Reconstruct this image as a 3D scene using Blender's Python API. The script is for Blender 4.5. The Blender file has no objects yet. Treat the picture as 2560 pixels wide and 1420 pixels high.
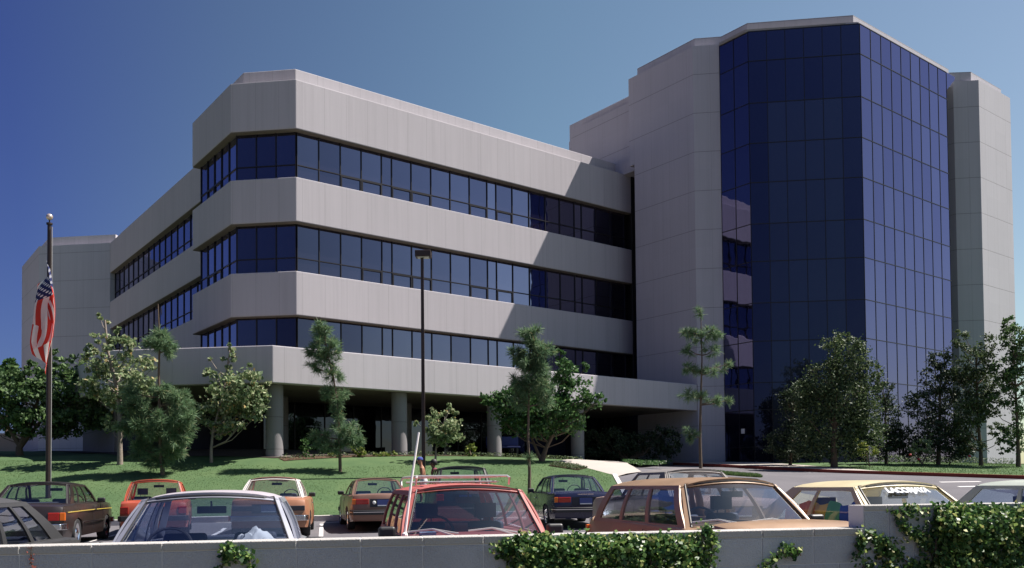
import bpy, bmesh, math, random
import numpy as np
from mathutils import Vector, Matrix
from mathutils.geometry import delaunay_2d_cdt
random.seed(7); rng = np.random.default_rng(7)
R = math.radians
scene = bpy.context.scene
C = scene.collection

# ------------------------------------------------------------------ camera
F, CX, CY, PITCH, ROLL = 2205.45, 1280.0, 1155.48, 0.0258, 0.0094   # pixels of the 2560 x 1420 photograph
cp, sp, cr_, sr_ = math.cos(PITCH), math.sin(PITCH), math.cos(ROLL), math.sin(ROLL)
r0, fw, u0 = Vector((1, 0, 0)), Vector((0, cp, sp)), Vector((0, -sp, cp))
right, up = r0 * cr_ - u0 * sr_, r0 * sr_ + u0 * cr_
cam_d = bpy.data.cameras.new('camera'); cam = bpy.data.objects.new('camera', cam_d); C.objects.link(cam)
m = Matrix((right, up, -fw)).transposed().to_4x4()
cam.matrix_world = m
cam_d.sensor_width = 36; cam_d.lens = F / 2560 * 36
cam_d.shift_x = 0; cam_d.shift_y = (CY - 710) / 2560
cam_d.clip_start = 0.1; cam_d.clip_end = 3000
scene.camera = cam

# ------------------------------------------------------------------ world, sun, exposure
SUN = Vector((.606, .132, 1.0)).normalized()
elev = math.asin(SUN.z); azim = math.atan2(SUN.x, SUN.y)
world = bpy.data.worlds.new('World'); scene.world = world; world.use_nodes = True
nt = world.node_tree; bg = nt.nodes['Background']
sky = nt.nodes.new('ShaderNodeTexSky'); sky.sky_type = 'NISHITA'; sky.sun_disc = False
sky.sun_elevation = elev; sky.sun_rotation = azim
sky.altitude = 100; sky.air_density = 1.2; sky.dust_density = 0.6; sky.ozone_density = 3.0
hs = nt.nodes.new('ShaderNodeHueSaturation'); hs.inputs['Saturation'].default_value = 0.95; hs.inputs['Hue'].default_value = 0.508
nt.links.new(sky.outputs[0], hs.inputs['Color'])
# the sky deepens away from the sun's side
gm_ = nt.nodes.new('ShaderNodeTexCoord'); vd = nt.nodes.new('ShaderNodeVectorMath'); vd.operation = 'DOT_PRODUCT'
vd.inputs[1].default_value = (math.sin(azim), math.cos(azim), 0); nt.links.new(gm_.outputs['Generated'], vd.inputs[0])
mr = nt.nodes.new('ShaderNodeMapRange'); mr.inputs[1].default_value = -1; mr.inputs[2].default_value = 1; nt.links.new(vd.outputs['Value'], mr.inputs[0])
cr = nt.nodes.new('ShaderNodeValToRGB'); nt.links.new(mr.outputs[0], cr.inputs[0]); e_ = cr.color_ramp.elements
e_[0].position = 0; e_[0].color = (.24, .26, .42, 1); e_[1].position = 1; e_[1].color = (1.15, 1.12, 1.02, 1)
for p_, c_ in ((.36, (.27, .33, .61)), (.46, (.50, .58, .66)), (.61, (.76, .88, .81)), (.82, (1.03, 1.04, .92))): k_ = e_.new(p_); k_.color = (*c_, 1)
ml = nt.nodes.new('ShaderNodeMix'); ml.data_type = 'RGBA'; ml.blend_type = 'MULTIPLY'; ml.inputs[0].default_value = 1
nt.links.new(hs.outputs[0], ml.inputs[6]); nt.links.new(cr.outputs[0], ml.inputs[7]); nt.links.new(ml.outputs[2], bg.inputs['Color'])
bg.inputs['Strength'].default_value = 0.058
sd = bpy.data.lights.new('sun', 'SUN'); sun = bpy.data.objects.new('sun', sd); C.objects.link(sun)
sd.energy = 5.0; sd.angle = R(0.5); sd.color = (1.0, 0.93, 0.86)
sun.rotation_euler = SUN.to_track_quat('Z', 'Y').to_euler(); sun.location = (30, -10, 60)
scene.view_settings.view_transform = 'Standard'; scene.view_settings.look = 'None'
scene.view_settings.exposure = 0.98; scene.view_settings.gamma = 1
scene.cycles.max_bounces = 7; scene.cycles.transparent_max_bounces = 24
scene.cycles.diffuse_bounces = 3; scene.cycles.caustics_reflective = False; scene.cycles.caustics_refractive = False

# ------------------------------------------------------------------ photograph pixel -> place helpers
def ray(x, y):
    a, b = x - CX, y - CY
    px, py = a * cr_ - b * sr_, a * sr_ + b * cr_
    xc, yc = px / F, -py / F
    Y, Z = cp - yc * sp, sp + yc * cp
    return np.array([xc / Y, 1.0, Z / Y])
def at(x, y, D): r = ray(x, y) * D; return Vector(r)
P0 = np.array([-9.572, 39.231]); U = np.array([.7930, .6092]); V = np.array([-.6092, .7930]); CH = (-U + V) / math.sqrt(2)
def uv(a, b): p = P0 + a * U + b * V; return (float(p[0]), float(p[1]))
A_ = np.array([-.208, .978]); K_ = np.array([.978, .208])            # parking stall axis and kerb direction
Z0, Z1, Z2, Z3, Z4, Z5, Z6, Z7, Z8, Z9 = 0.6, 3.86, 5.248, 7.693, 9.667, 11.917, 13.916, 16.116, 18.346, 19.175

# ground height, metres relative to the eye
_cp = []
for x in (-30, -18, -8, 2, 12, 22):
    for y in (-4, 3, 8, 14, 20): _cp.append((x, y, -1.5 + max(0, y - 8) * .0285))
_cp += [(-8, 23, -1.13), (-4, 23.5, -1.11), (0, 24.3, -1.08), (4, 25, -1.03), (-2, 20, -1.18), (4, 20, -1.16), (4, 17, -1.26), (-34, 20, -1.05), (-20, 22.7, -1.07), (-11.3, 24.6, -1.03), (-5.5, 25.8, -1.0), (0, 27, -.97), (5, 28, -.85), (3.5, 27.5, -.9),
        (-9.28, 33, 1.0), (-4.95, 37, 1.18), (3, 43.5, 1.05), (-3.3, 33.5, .8), (-17, 33.5, 1.05), (-26, 33, 1.1), (-20, 36, 1.18), (-33, 60, 2.25), (-45, 60, 2.4),
        (-60, 80, 3.0), (0, 50, 1.1), (11.35, 46.7, 1.0), (25.2, 50, .86), (17.9, 44.3, .85), (8.4, 44, .86), (15.2, 38.6, .42), (18.6, 32.5, .03), (30, 44, .5),
        (31, 54, .84), (40, 60, .9), (4.35, 30.5, .12), (6.6, 38, .62), (8, 31, -.1), (10, 24, -.85), (16, 24, -.6), (24, 26, -.5), (-60, 30, 0), (60, 30, 0), (60, 80, 1.5), (0, 90, 2.5), (90, -10, -1.5), (-90, -10, -1.5), (0, -60, -1.5)]
_cp = np.array(_cp, float)
def _phi(r): return np.where(r > 0, r * r * np.log(r + 1e-12), 0)
_n = len(_cp); _S = 20.0; _xy = _cp[:, :2] / _S
_K = _phi(np.linalg.norm(_xy[:, None] - _xy[None], axis=2)) + np.eye(_n) * 1e-3
_Pm = np.hstack([np.ones((_n, 1)), _xy]); _A = np.zeros((_n + 3, _n + 3)); _A[:_n, :_n] = _K; _A[:_n, _n:] = _Pm; _A[_n:, :_n] = _Pm.T
_w = np.linalg.solve(_A, np.r_[_cp[:, 2], 0, 0, 0])
def Hn(x, y):
    q = np.stack([np.clip(x, -90, 90), np.clip(y, -60, 95)], -1) / _S
    return _phi(np.linalg.norm(q[..., None, :] - _xy, axis=-1)) @ _w[:_n] + _w[_n] + q @ _w[_n + 1:]
def H(x, y): return float(Hn(np.array(float(x)), np.array(float(y))))
def hit(px, py, d0=14, d1=90):
    r = ray(px, py)
    for D in np.arange(d0, d1, .1):
        if r[2] * D < H(r[0] * D, D): return Vector((r[0] * D, D, H(r[0] * D, D)))
    return Vector((r[0] * d1, d1, H(r[0] * d1, d1)))

# ------------------------------------------------------------------ materials
def newmat(name):
    mt = bpy.data.materials.new(name); mt.use_nodes = True
    return mt, mt.node_tree, mt.node_tree.nodes['Principled BSDF']
def L(nt, a, b): nt.links.new(a, b)
def N(nt, t, **k):
    n = nt.nodes.new('ShaderNode' + t)
    for a, b in k.items(): setattr(n, a, b)
    return n
def mathn(nt, op, a, b=None):
    n = N(nt, 'Math', operation=op)
    for i, v in enumerate((a, b)):
        if v is None: continue
        if isinstance(v, (int, float)): n.inputs[i].default_value = v
        else: L(nt, v, n.inputs[i])
    return n.outputs[0]
def mixc(nt, fac, a, b, typ='MIX'):
    n = N(nt, 'Mix', data_type='RGBA', blend_type=typ)
    for i, v in ((0, fac), (6, a), (7, b)):
        if isinstance(v, (int, float)): n.inputs[i].default_value = v
        elif isinstance(v, tuple): n.inputs[i].default_value = (*v, 1) if len(v) == 3 else v
        else: L(nt, v, n.inputs[i])
    return n.outputs[2]
def noise(nt, vec, scale, detail=4, rough=.55):
    n = N(nt, 'TexNoise'); n.inputs['Scale'].default_value = scale; n.inputs['Detail'].default_value = detail; n.inputs['Roughness'].default_value = rough
    if vec is not None: L(nt, vec, n.inputs['Vector'])
    return n.outputs['Fac']
def ramp(nt, fac, stops):
    n = N(nt, 'ValToRGB'); L(nt, fac, n.inputs[0]); e = n.color_ramp.elements
    while len(e) > 1: e.remove(e[0])
    e[0].position = stops[0][0]; e[0].color = (*stops[0][1], 1)
    for p, c in stops[1:]:
        k = e.new(p); k.color = (*c, 1)
    return n.outputs[0]
def mapping(nt, src, scale):
    n = N(nt, 'Mapping'); n.inputs['Scale'].default_value = scale; L(nt, src, n.inputs[0]); return n.outputs[0]
def bump(nt, h, s, d=.02):
    n = N(nt, 'Bump'); n.inputs['Strength'].default_value = s; n.inputs['Distance'].default_value = d; L(nt, h, n.inputs['Height']); return n.outputs[0]

def plain(name, col, rough=.6, metal=0, spec=.5, coat=0, var=.12, vs=6, bumps=0, bscale=60):
    mt, nt, b = newmat(name)
    tc = N(nt, 'TexCoord').outputs['Object']
    f = noise(nt, tc, vs)
    c = mixc(nt, f, tuple(x * (1 - var) for x in col), tuple(min(1, x * (1 + var)) for x in col))
    L(nt, c, b.inputs['Base Color']); b.inputs['Roughness'].default_value = rough; b.inputs['Metallic'].default_value = metal
    b.inputs['Specular IOR Level'].default_value = spec; b.inputs['Coat Weight'].default_value = coat; b.inputs['Coat Roughness'].default_value = .08
    if bumps: L(nt, bump(nt, noise(nt, tc, bscale), bumps), b.inputs['Normal'])
    return mt
def concrete(name, col, hj=None, vj=1.1, joint=.62, jw=.018, streak=.10):
    mt, nt, b = newmat(name)
    tcn = N(nt, 'TexCoord'); uvv = tcn.outputs['UV']; ob = tcn.outputs['Object']
    s = N(nt, 'SeparateXYZ'); L(nt, uvv, s.inputs[0])
    st = noise(nt, mapping(nt, uvv, (2.2, .12, 1)), 1.6, 5)
    bl = noise(nt, ob, .35, 5); fine = noise(nt, ob, 28, 6, .7)
    c = mixc(nt, st, tuple(x * (1 - streak) for x in col), tuple(x * (1 + streak) for x in col))
    c = mixc(nt, mathn(nt, 'MULTIPLY', bl, .45), c, tuple(x * .8 for x in col))
    c = mixc(nt, mathn(nt, 'MULTIPLY', fine, .4), c, tuple(x * .8 for x in col))
    st2 = ramp(nt, noise(nt, mapping(nt, uvv, (3.1, .05, 1)), 1.9, 6, .7), [(.5, (0, 0, 0)), (.72, (1, 1, 1))])
    c = mixc(nt, mathn(nt, 'MULTIPLY', st2, .35), c, tuple(x * .66 for x in col))
    # panel to panel tone
    pan = N(nt, 'TexWhiteNoise', noise_dimensions='2D')
    fx = mathn(nt, 'FLOOR', mathn(nt, 'DIVIDE', s.outputs[0], vj)); fz = mathn(nt, 'FLOOR', mathn(nt, 'DIVIDE', s.outputs[1], hj[1] if hj else 50))
    cb = N(nt, 'CombineXYZ'); L(nt, fx, cb.inputs[0]); L(nt, fz, cb.inputs[1]); L(nt, cb.outputs[0], pan.inputs['Vector'])
    c = mixc(nt, mathn(nt, 'MULTIPLY', pan.outputs['Value'], .14), c, tuple(x * .7 for x in col))
    lx = mathn(nt, 'LESS_THAN', mathn(nt, 'FRACT', mathn(nt, 'DIVIDE', s.outputs[0], vj)), jw / vj)
    j = mathn(nt, 'MULTIPLY', lx, .55)
    if hj:
        lz = mathn(nt, 'LESS_THAN', mathn(nt, 'FRACT', mathn(nt, 'DIVIDE', mathn(nt, 'SUBTRACT', s.outputs[1], hj[0]), hj[1])), .03 / hj[1])
        j = mathn(nt, 'MAXIMUM', j, lz)
    c = mixc(nt, mathn(nt, 'MULTIPLY', j, 1 - joint), c, (.05, .045, .045))
    L(nt, c, b.inputs['Base Color']); b.inputs['Roughness'].default_value = .9; b.inputs['Specular IOR Level'].default_value = .25
    L(nt, bump(nt, mathn(nt, 'SUBTRACT', fine, mathn(nt, 'MULTIPLY', j, 2.)), .35, .01), b.inputs['Normal'])
    return mt
def mirrorglass(name, refl, dark, wav=.10, rough=.02, var=(.62, 1.22), f0=.24):
    mt, nt, b = newmat(name); nt.nodes.remove(b); out = nt.nodes['Material Output']
    g = N(nt, 'BsdfGlossy'); g.inputs['Color'].default_value = (*refl, 1); g.inputs['Roughness'].default_value = rough
    d = N(nt, 'BsdfDiffuse'); d.inputs['Color'].default_value = (*dark, 1)
    lw = N(nt, 'LayerWeight'); lw.inputs['Blend'].default_value = .5
    rc = ramp(nt, lw.outputs['Facing'], [(0, tuple(x * f0 for x in refl)), (.05, tuple(x * f0 * 1.4 for x in refl)), (.22, tuple(x * .9 for x in refl)), (.5, tuple(x * 1.15 for x in refl)), (.8, tuple(x * 1.9 for x in refl)), (1, (.9, .9, .9))])
    oi0 = N(nt, 'ObjectInfo'); gi0 = N(nt, 'NewGeometry'); wn = N(nt, 'TexWhiteNoise', noise_dimensions='1D')
    L(nt, mathn(nt, 'ADD', mathn(nt, 'MULTIPLY', oi0.outputs['Random'], 37.7), mathn(nt, 'MULTIPLY', gi0.outputs['Random Per Island'], 91.3)), wn.inputs['W'])
    rc = mixc(nt, wn.outputs['Value'], mixc(nt, 1., rc, (var[0], var[0], min(1, var[0] * 1.08)), 'MULTIPLY'), mixc(nt, 1., rc, (var[1], var[1], var[1]), 'MULTIPLY'))
    L(nt, rc, g.inputs['Color'])
    ad = N(nt, 'AddShader'); L(nt, g.outputs[0], ad.inputs[0]); L(nt, d.outputs[0], ad.inputs[1]); L(nt, ad.outputs[0], out.inputs[0])
    tc = N(nt, 'TexCoord').outputs['Object']
    oi = N(nt, 'ObjectInfo')
    sc = N(nt, 'VectorMath', operation='ADD'); L(nt, tc, sc.inputs[0])
    cbn = N(nt, 'CombineXYZ'); L(nt, mathn(nt, 'ADD', mathn(nt, 'MULTIPLY', oi.outputs['Random'], 40.), mathn(nt, 'MULTIPLY', gi0.outputs['Random Per Island'], 77.)), cbn.inputs[0]); L(nt, cbn.outputs[0], sc.inputs[1])
    L(nt, bump(nt, noise(nt, sc.outputs[0], .7, 2), wav, .12), g.inputs['Normal'])
    return mt
def carglass(name, tint=(.84, .89, .90), base=.05):
    mt, nt, b = newmat(name); nt.nodes.remove(b); out = nt.nodes['Material Output']
    t = N(nt, 'BsdfTransparent'); t.inputs[0].default_value = (*tint, 1)
    g = N(nt, 'BsdfGlossy'); g.inputs['Color'].default_value = (.9, .93, 1, 1); g.inputs['Roughness'].default_value = .015
    fr = N(nt, 'LayerWeight'); fr.inputs['Blend'].default_value = .5
    f = mathn(nt, 'ADD', mathn(nt, 'MULTIPLY', mathn(nt, 'POWER', fr.outputs['Facing'], 3.0), .9), base)
    mx = N(nt, 'MixShader'); L(nt, f, mx.inputs[0]); L(nt, t.outputs[0], mx.inputs[1]); L(nt, g.outputs[0], mx.inputs[2]); L(nt, mx.outputs[0], out.inputs[0])
    return mt
def paint(name, col, metal=.0, rough=.38, coat=.35, dull=.15):
    mt, nt, b = newmat(name)
    tc = N(nt, 'TexCoord').outputs['Object']
    f = noise(nt, tc, 2.2, 6, .6); f2 = noise(nt, tc, 260, 2)
    c = mixc(nt, f, tuple(x * (1 - dull) for x in col), tuple(min(1, x * (1 + dull) + .003) for x in col))
    gm = N(nt, 'NewGeometry'); sp_ = N(nt, 'SeparateXYZ'); L(nt, gm.outputs['Position'], sp_.inputs[0])
    c = mixc(nt, mathn(nt, 'MULTIPLY', f2, .04), c, (.2, .19, .18))
    L(nt, c, b.inputs['Base Color']); b.inputs['Metallic'].default_value = metal
    L(nt, mathn(nt, 'ADD', mathn(nt, 'MULTIPLY', f, .25), rough - .12), b.inputs['Roughness'])
    b.inputs['Coat Weight'].default_value = coat; b.inputs['Coat Roughness'].default_value = .12
    return mt
def leafmat(name, stops, trans=.35, rough=.6):
    mt, nt, b = newmat(name); out = nt.nodes['Material Output']
    g = N(nt, 'NewGeometry'); c = ramp(nt, g.outputs['Random Per Island'], stops)
    tc = N(nt, 'TexCoord').outputs['Object']; f = noise(nt, tc, .9, 3)
    c = mixc(nt, f, c, mixc(nt, 1.0, c, (1.35, 1.3, 1.1), 'MULTIPLY'))
    L(nt, c, b.inputs['Base Color']); b.inputs['Roughness'].default_value = rough; b.inputs['Specular IOR Level'].default_value = .35
    t = N(nt, 'BsdfTranslucent'); L(nt, c, t.inputs[0]); mx = N(nt, 'MixShader'); mx.inputs[0].default_value = trans
    L(nt, b.outputs[0], mx.inputs[1]); L(nt, t.outputs[0], mx.inputs[2]); L(nt, mx.outputs[0], out.inputs[0])
    return mt
def groundmat(name, stops, scale=1., bs=.3, scale2=25, rough=.95, spec=.2):
    mt, nt, b = newmat(name); tc = N(nt, 'TexCoord').outputs['Object']
    a = noise(nt, tc, .35 * scale, 6, .65); f = noise(nt, tc, scale2, 5, .7)
    c = ramp(nt, mathn(nt, 'ADD', mathn(nt, 'MULTIPLY', a, .7), mathn(nt, 'MULTIPLY', f, .3)), stops)
    L(nt, c, b.inputs['Base Color']); b.inputs['Roughness'].default_value = rough; b.inputs['Specular IOR Level'].default_value = spec
    L(nt, bump(nt, f, bs, .02), b.inputs['Normal']); return mt

CON = (.515, .487, .515)
M = dict(
    wing=concrete('wing_concrete', CON, None, 1.1, .45, .014, .12),
    tower=concrete('tower_concrete', (.50, .485, .53), (21.93, 2.1), 1.33, .5, .014, .06),
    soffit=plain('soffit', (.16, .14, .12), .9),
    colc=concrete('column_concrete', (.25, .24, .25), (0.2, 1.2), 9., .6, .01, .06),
    dark=plain('core_and_shade_black', (.012, .012, .014), .8),  # near-black; also paints the shade in the tower's gap and slot
    roofg=plain('roof_gravel', (.3, .28, .26), .95),
    win=mirrorglass('window_glass', (.235, .235, .325), (.007, .006, .010), .06, .02, (.70, 1.15), .13),
    cur=mirrorglass('curtain_glass', (.135, .13, .215), (.005, .006, .013), .06, .02, (.90, 1.08)),
    curm=mirrorglass('milky_glass', (.12, .13, .20), (.019, .022, .036), .06, .02, (.88, 1.1), .26),
    gfl=mirrorglass('ground_floor_glass', (.10, .11, .14), (.004, .004, .006)),
    mull=plain('bronze_mullion', (.018, .016, .02), .45, .3),
    asph=groundmat('asphalt', [(.3, (.10, .096, .108)), (.5, (.125, .12, .132)), (.7, (.155, .148, .16))], 1., .4, 60),
    grass=groundmat('lawn_grass', [(.28, (.046, .086, .036)), (.45, (.062, .11, .046)), (.6, (.082, .13, .054)), (.7, (.10, .142, .066)), (.82, (.17, .17, .09))], 1.6, .8, 30),
    blade=leafmat('grass_blades', [(0, (.052, .10, .04)), (.5, (.078, .135, .052)), (1, (.12, .175, .07))], .45),
    dirt=groundmat('dry_ground', [(.3, (.2, .15, .11)), (.7, (.3, .24, .17))], .5, .4, 12),
    scrub=groundmat('scrub_ground', [(.3, (.07, .065, .05)), (.7, (.13, .115, .085))], .5, .4, 12),
    hill=groundmat('far_hill', [(.3, (.05, .065, .045)), (.5, (.09, .09, .06)), (.7, (.15, .13, .09))], .12, .2, .6),
    soil=groundmat('bed_soil', [(.3, (.05, .03, .02)), (.7, (.11, .07, .045))], 2, .8, 20),
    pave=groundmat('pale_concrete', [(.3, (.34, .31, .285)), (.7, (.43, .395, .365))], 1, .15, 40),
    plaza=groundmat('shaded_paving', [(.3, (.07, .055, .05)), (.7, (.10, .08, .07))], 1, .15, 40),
    kerb=groundmat('kerb_concrete', [(.3, (.52, .49, .46)), (.7, (.66, .62, .58))], 2, .3, 50),
    redk=groundmat('red_kerb_paint', [(.3, (.20, .045, .035)), (.7, (.30, .07, .05))], 2, .3, 50),
    line=groundmat('white_line_paint', [(.3, (.55, .54, .54)), (.7, (.72, .7, .7))], 3, .3, 30),
    block=groundmat('wall_block', [(.32, (.40, .405, .44)), (.5, (.51, .52, .56)), (.68, (.63, .635, .67))], 2.5, .9, 90),
    cap=groundmat('wall_cap', [(.3, (.40, .385, .37)), (.75, (.52, .5, .48))], 2.5, .7, 80),
    mortar=plain('mortar', (.62, .61, .62), .95),
    bark=plain('bark', (.12, .085, .06), .9, var=.4, vs=12, bumps=.6, bscale=18),
    barkp=plain('pale_bark', (.24, .20, .17), .9, var=.4, vs=10, bumps=.5, bscale=18),
    bronze=plain('dark_bronze_pole', (.05, .033, .028), .45, .4),
    gold=plain('gilded_ball', (.75, .6, .5), .25, .6),
    chrome=plain('chrome', (.75, .76, .78), .15, 1.0, var=.05),
    rubber=plain('rubber', (.018, .018, .02), .8),
    blackp=plain('black_plastic', (.02, .02, .022), .5),
    inter=plain('car_interior', (.03, .03, .04), .8),
    interb=plain('car_seat_vinyl', (.05, .055, .085), .6),
    glass=carglass('car_glass'), glassn=carglass('near_car_glass', (.60, .65, .74), .11), alum=plain('brushed_trim', (.62, .60, .58), .38, .6, var=.08),
    tail=plain('red_lens', (.42, .02, .015), .2, coat=.5), amber=plain('amber_lens', (.75, .16, .02), .2, coat=.5), clear=plain('clear_lens', (.75, .75, .72), .2, coat=.5),
    plate=plain('plate_blue', (.05, .07, .22), .5), white=plain('white_matt', (.75, .74, .72), .8), skin=plain('skin', (.36, .17, .10), .55), skind=plain('darker_skin', (.15, .075, .05), .6),
    hair=plain('black_hair', (.012, .01, .01), .6), capb=plain('blue_cap', (.03, .05, .26), .8), shorts=plain('white_shorts', (.72, .74, .78), .85), pink=plain('dark_red_shirt', (.16, .02, .045), .8), jeans=plain('dark_trousers', (.02, .025, .05), .85),
    stripe=plain('gold_stripe', (.55, .42, .08), .4), bluebox=plain('blue_tarp', (.02, .03, .14), .7),
)

# ------------------------------------------------------------------ object helpers
def tag(o, label=None, cat=None, group=None, kind=None):
    if label: o['label'] = label
    if cat: o['category'] = cat
    if group: o['group'] = group
    if kind: o['kind'] = kind
    return o
def empty(name, loc=(0, 0, 0), rz=0, label=None, cat=None, group=None):
    o = bpy.data.objects.new(name, None); C.objects.link(o); o.location = loc; o.rotation_euler = (0, 0, rz); o.empty_display_size = .3
    return tag(o, label, cat, group)
class MB:
    def __init__(s): s.v = []; s.f = []; s.uv = []
    def add(s, vs, fs, uvs=None):
        k = len(s.v); s.v += [tuple(map(float, p)) for p in vs]; s.f += [tuple(i + k for i in f) for f in fs]
        s.uv += uvs if uvs else [None] * len(fs)
        return s
    def box(s, c, d, rz=0, uvm=None):
        x, y, z = d[0] / 2, d[1] / 2, d[2] / 2; co, si = math.cos(rz), math.sin(rz)
        vs = [(c[0] + a * co - b * si, c[1] + a * si + b * co, c[2] + e) for a, b, e in
              [(-x, -y, -z), (x, -y, -z), (x, y, -z), (-x, y, -z), (-x, -y, z), (x, -y, z), (x, y, z), (-x, y, z)]]
        return s.hexa(vs)
    def hexa(s, vs): return s.add(vs, [(0, 3, 2, 1), (4, 5, 6, 7), (0, 1, 5, 4), (1, 2, 6, 5), (2, 3, 7, 6), (3, 0, 4, 7)])
    def tube(s, pts, rad, n=8, cap=True):
        pts = [Vector(p) for p in pts]; rad = rad if isinstance(rad, (list, tuple)) else [rad] * len(pts); vs = []; fs = []
        a = None
        for i, p in enumerate(pts):
            t = (pts[min(i + 1, len(pts) - 1)] - pts[max(i - 1, 0)]).normalized()
            if a is None: a = t.orthogonal().normalized()
            else:
                a = (a - t * a.dot(t)); a = a.normalized() if a.length > 1e-6 else t.orthogonal().normalized()
            b = t.cross(a)
            for k in range(n): an = 2 * math.pi * k / n; vs.append(p + (a * math.cos(an) + b * math.sin(an)) * rad[i])
        for i in range(len(pts) - 1):
            for k in range(n): fs.append((i * n + k, i * n + (k + 1) % n, (i + 1) * n + (k + 1) % n, (i + 1) * n + k))
        if cap: fs += [tuple(range(n))[::-1], tuple((len(pts) - 1) * n + k for k in range(n))]
        return s.add(vs, fs)
    def ball(s, c, r, n=12, m_=8, sq=(1, 1, 1)):
        vs = []; fs = []
        for i in range(m_ + 1):
            th = math.pi * i / m_
            for k in range(n): ph = 2 * math.pi * k / n; vs.append((c[0] + r * sq[0] * math.sin(th) * math.cos(ph), c[1] + r * sq[1] * math.sin(th) * math.sin(ph), c[2] + r * sq[2] * math.cos(th)))
        for i in range(m_):
            for k in range(n): fs.append((i * n + k, (i + 1) * n + k, (i + 1) * n + (k + 1) % n, i * n + (k + 1) % n))
        return s.add(vs, fs)
    def prism(s, poly, z0, z1, top=True, bottom=True):   # closed plan polygon
        n = len(poly); d = 0
        for i in range(n):
            p, q = poly[i], poly[(i + 1) % n]; l = math.dist(p, q)
            s.add([(*p, z0), (*q, z0), (*q, z1), (*p, z1)], [(0, 1, 2, 3)], [[(d, z0), (d + l, z0), (d + l, z1), (d, z1)]]); d += l
        if top: s.add([(*p, z1) for p in poly], [tuple(range(n))], [[tuple(p) for p in poly]])
        if bottom: s.add([(*p, z0) for p in poly], [tuple(range(n))[::-1]], [[tuple(p) for p in poly[::-1]]])
        return s
    def build(s, name, mat, parent=None, smooth=None, weld=False):
        me = bpy.data.meshes.new(name); me.from_pydata(s.v, [], s.f); me.update()
        if any(u is not None for u in s.uv):
            ul = me.uv_layers.new(name='UVMap'); k = 0
            for f, u in zip(s.f, s.uv):
                for j in range(len(f)):
                    if u: ul.data[k].uv = u[j]
                    k += 1
        if weld or smooth:
            bm = bmesh.new(); bm.from_mesh(me)
            if weld: bmesh.ops.remove_doubles(bm, verts=bm.verts, dist=1e-4)
            bmesh.ops.recalc_face_normals(bm, faces=bm.faces); bm.to_mesh(me); bm.free()
        if smooth:
            me.shade_smooth(); me.set_sharp_from_angle(angle=R(smooth))
        me.materials.append(mat)
        o = bpy.data.objects.new(name, me); C.objects.link(o)
        if parent: o.parent = parent
        return o
def bevel(o, w=.01, seg=2, ang=35):
    b = o.modifiers.new('bevel', 'BEVEL'); b.width = w; b.segments = seg; b.limit_method = 'ANGLE'; b.angle_limit = R(ang); return o
def offset(path, d, closed=False):      # offset to the right of travel
    n = len(path); out = []
    for i in range(n):
        p = np.array(path[i]); segs = []
        if closed or i > 0: a = np.array(path[i - 1]); segs.append((p - a) / np.linalg.norm(p - a))
        if closed or i < n - 1: b = np.array(path[(i + 1) % n]); segs.append((b - p) / np.linalg.norm(b - p))
        ns = [np.array([t[1], -t[0]]) for t in segs]
        if len(ns) == 1: q = p + ns[0] * d
        else: q = p + (ns[0] + ns[1]) * d / (1 + ns[0] @ ns[1])
        out.append((float(q[0]), float(q[1])))
    return out
def strip(path, inner, z0, z1): return list(path) + list(inner)[::-1]

# ------------------------------------------------------------------ ground sheets
def sheet(name, poly, mat, dz, step=1.0, kind='structure', skirt=0, hf=None):
    poly = [tuple(p) for p in poly]; dense = []
    for i in range(len(poly)):
        a, b = np.array(poly[i]), np.array(poly[(i + 1) % len(poly)]); k = max(1, int(np.linalg.norm(b - a) / step))
        dense += [tuple(a + (b - a) * j / k) for j in range(k)]
    xs = [p[0] for p in dense]; ys = [p[1] for p in dense]; pts = [Vector(p) for p in dense]; n = len(pts)
    P = np.array(dense); Q = np.roll(P, -1, 0)
    gx, gy = np.meshgrid(np.arange(min(xs) + step / 2, max(xs), step), np.arange(min(ys) + step / 2, max(ys), step)); g = np.stack([gx.ravel(), gy.ravel()], 1)
    cond = ((P[None, :, 1] > g[:, None, 1]) != (Q[None, :, 1] > g[:, None, 1])) & (g[:, None, 0] < (Q[None, :, 0] - P[None, :, 0]) * (g[:, None, 1] - P[None, :, 1]) / (Q[None, :, 1] - P[None, :, 1] + 1e-12) + P[None, :, 0])
    g = g[cond.sum(1) % 2 == 1]
    pts += [Vector(p) for p in g]
    vs, _, fs, *_r = delaunay_2d_cdt(pts, [(i, (i + 1) % n) for i in range(n)], [], 1, 1e-5)
    X = np.array([v[:] for v in vs]); Z = (hf or Hn)(X[:, 0], X[:, 1]) + dz
    verts = [(x, y, z) for (x, y), z in zip(X, Z)]
    faces = []
    for f in fs:
        a, b, c = [Vector((*verts[i][:2], 0)) for i in f[:3]]
        faces.append(tuple(f) if (b - a).cross(c - a).z > 0 else tuple(f)[::-1])
    if skirt:
        k = len(verts)
        for (x, y) in dense: verts.append((x, y, float((hf or Hn)(np.array(x), np.array(y))) + dz)); verts.append((x, y, verts[-1][2] - skirt))
        for i in range(n): j = (i + 1) % n; faces.append((k + 2 * i, k + 2 * i + 1, k + 2 * j + 1, k + 2 * j))
    mb = MB(); mb.add(verts, faces); o = mb.build(name, mat); o.data.shade_smooth(); o.data.set_sharp_from_angle(angle=R(40))
    if kind: o['kind'] = kind
    return o
def Kp(t, off=0): p = np.array([-11.3, 24.6]) + t * K_ + off * A_; return (float(p[0]), float(p[1]))
base_poly = [(-140, -60), (140, -60), (140, 120), (-140, 120)]
sheet('ground', base_poly, M['scrub'], -.45, 5)
mb = MB(); mb.add([(-2500, 118, 2.2), (2500, 118, 2.2), (2500, 2600, 30), (-2500, 2600, 30)], [(0, 1, 2, 3)]); o = mb.build('far_ground', M['scrub']); o['kind'] = 'structure'
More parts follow.
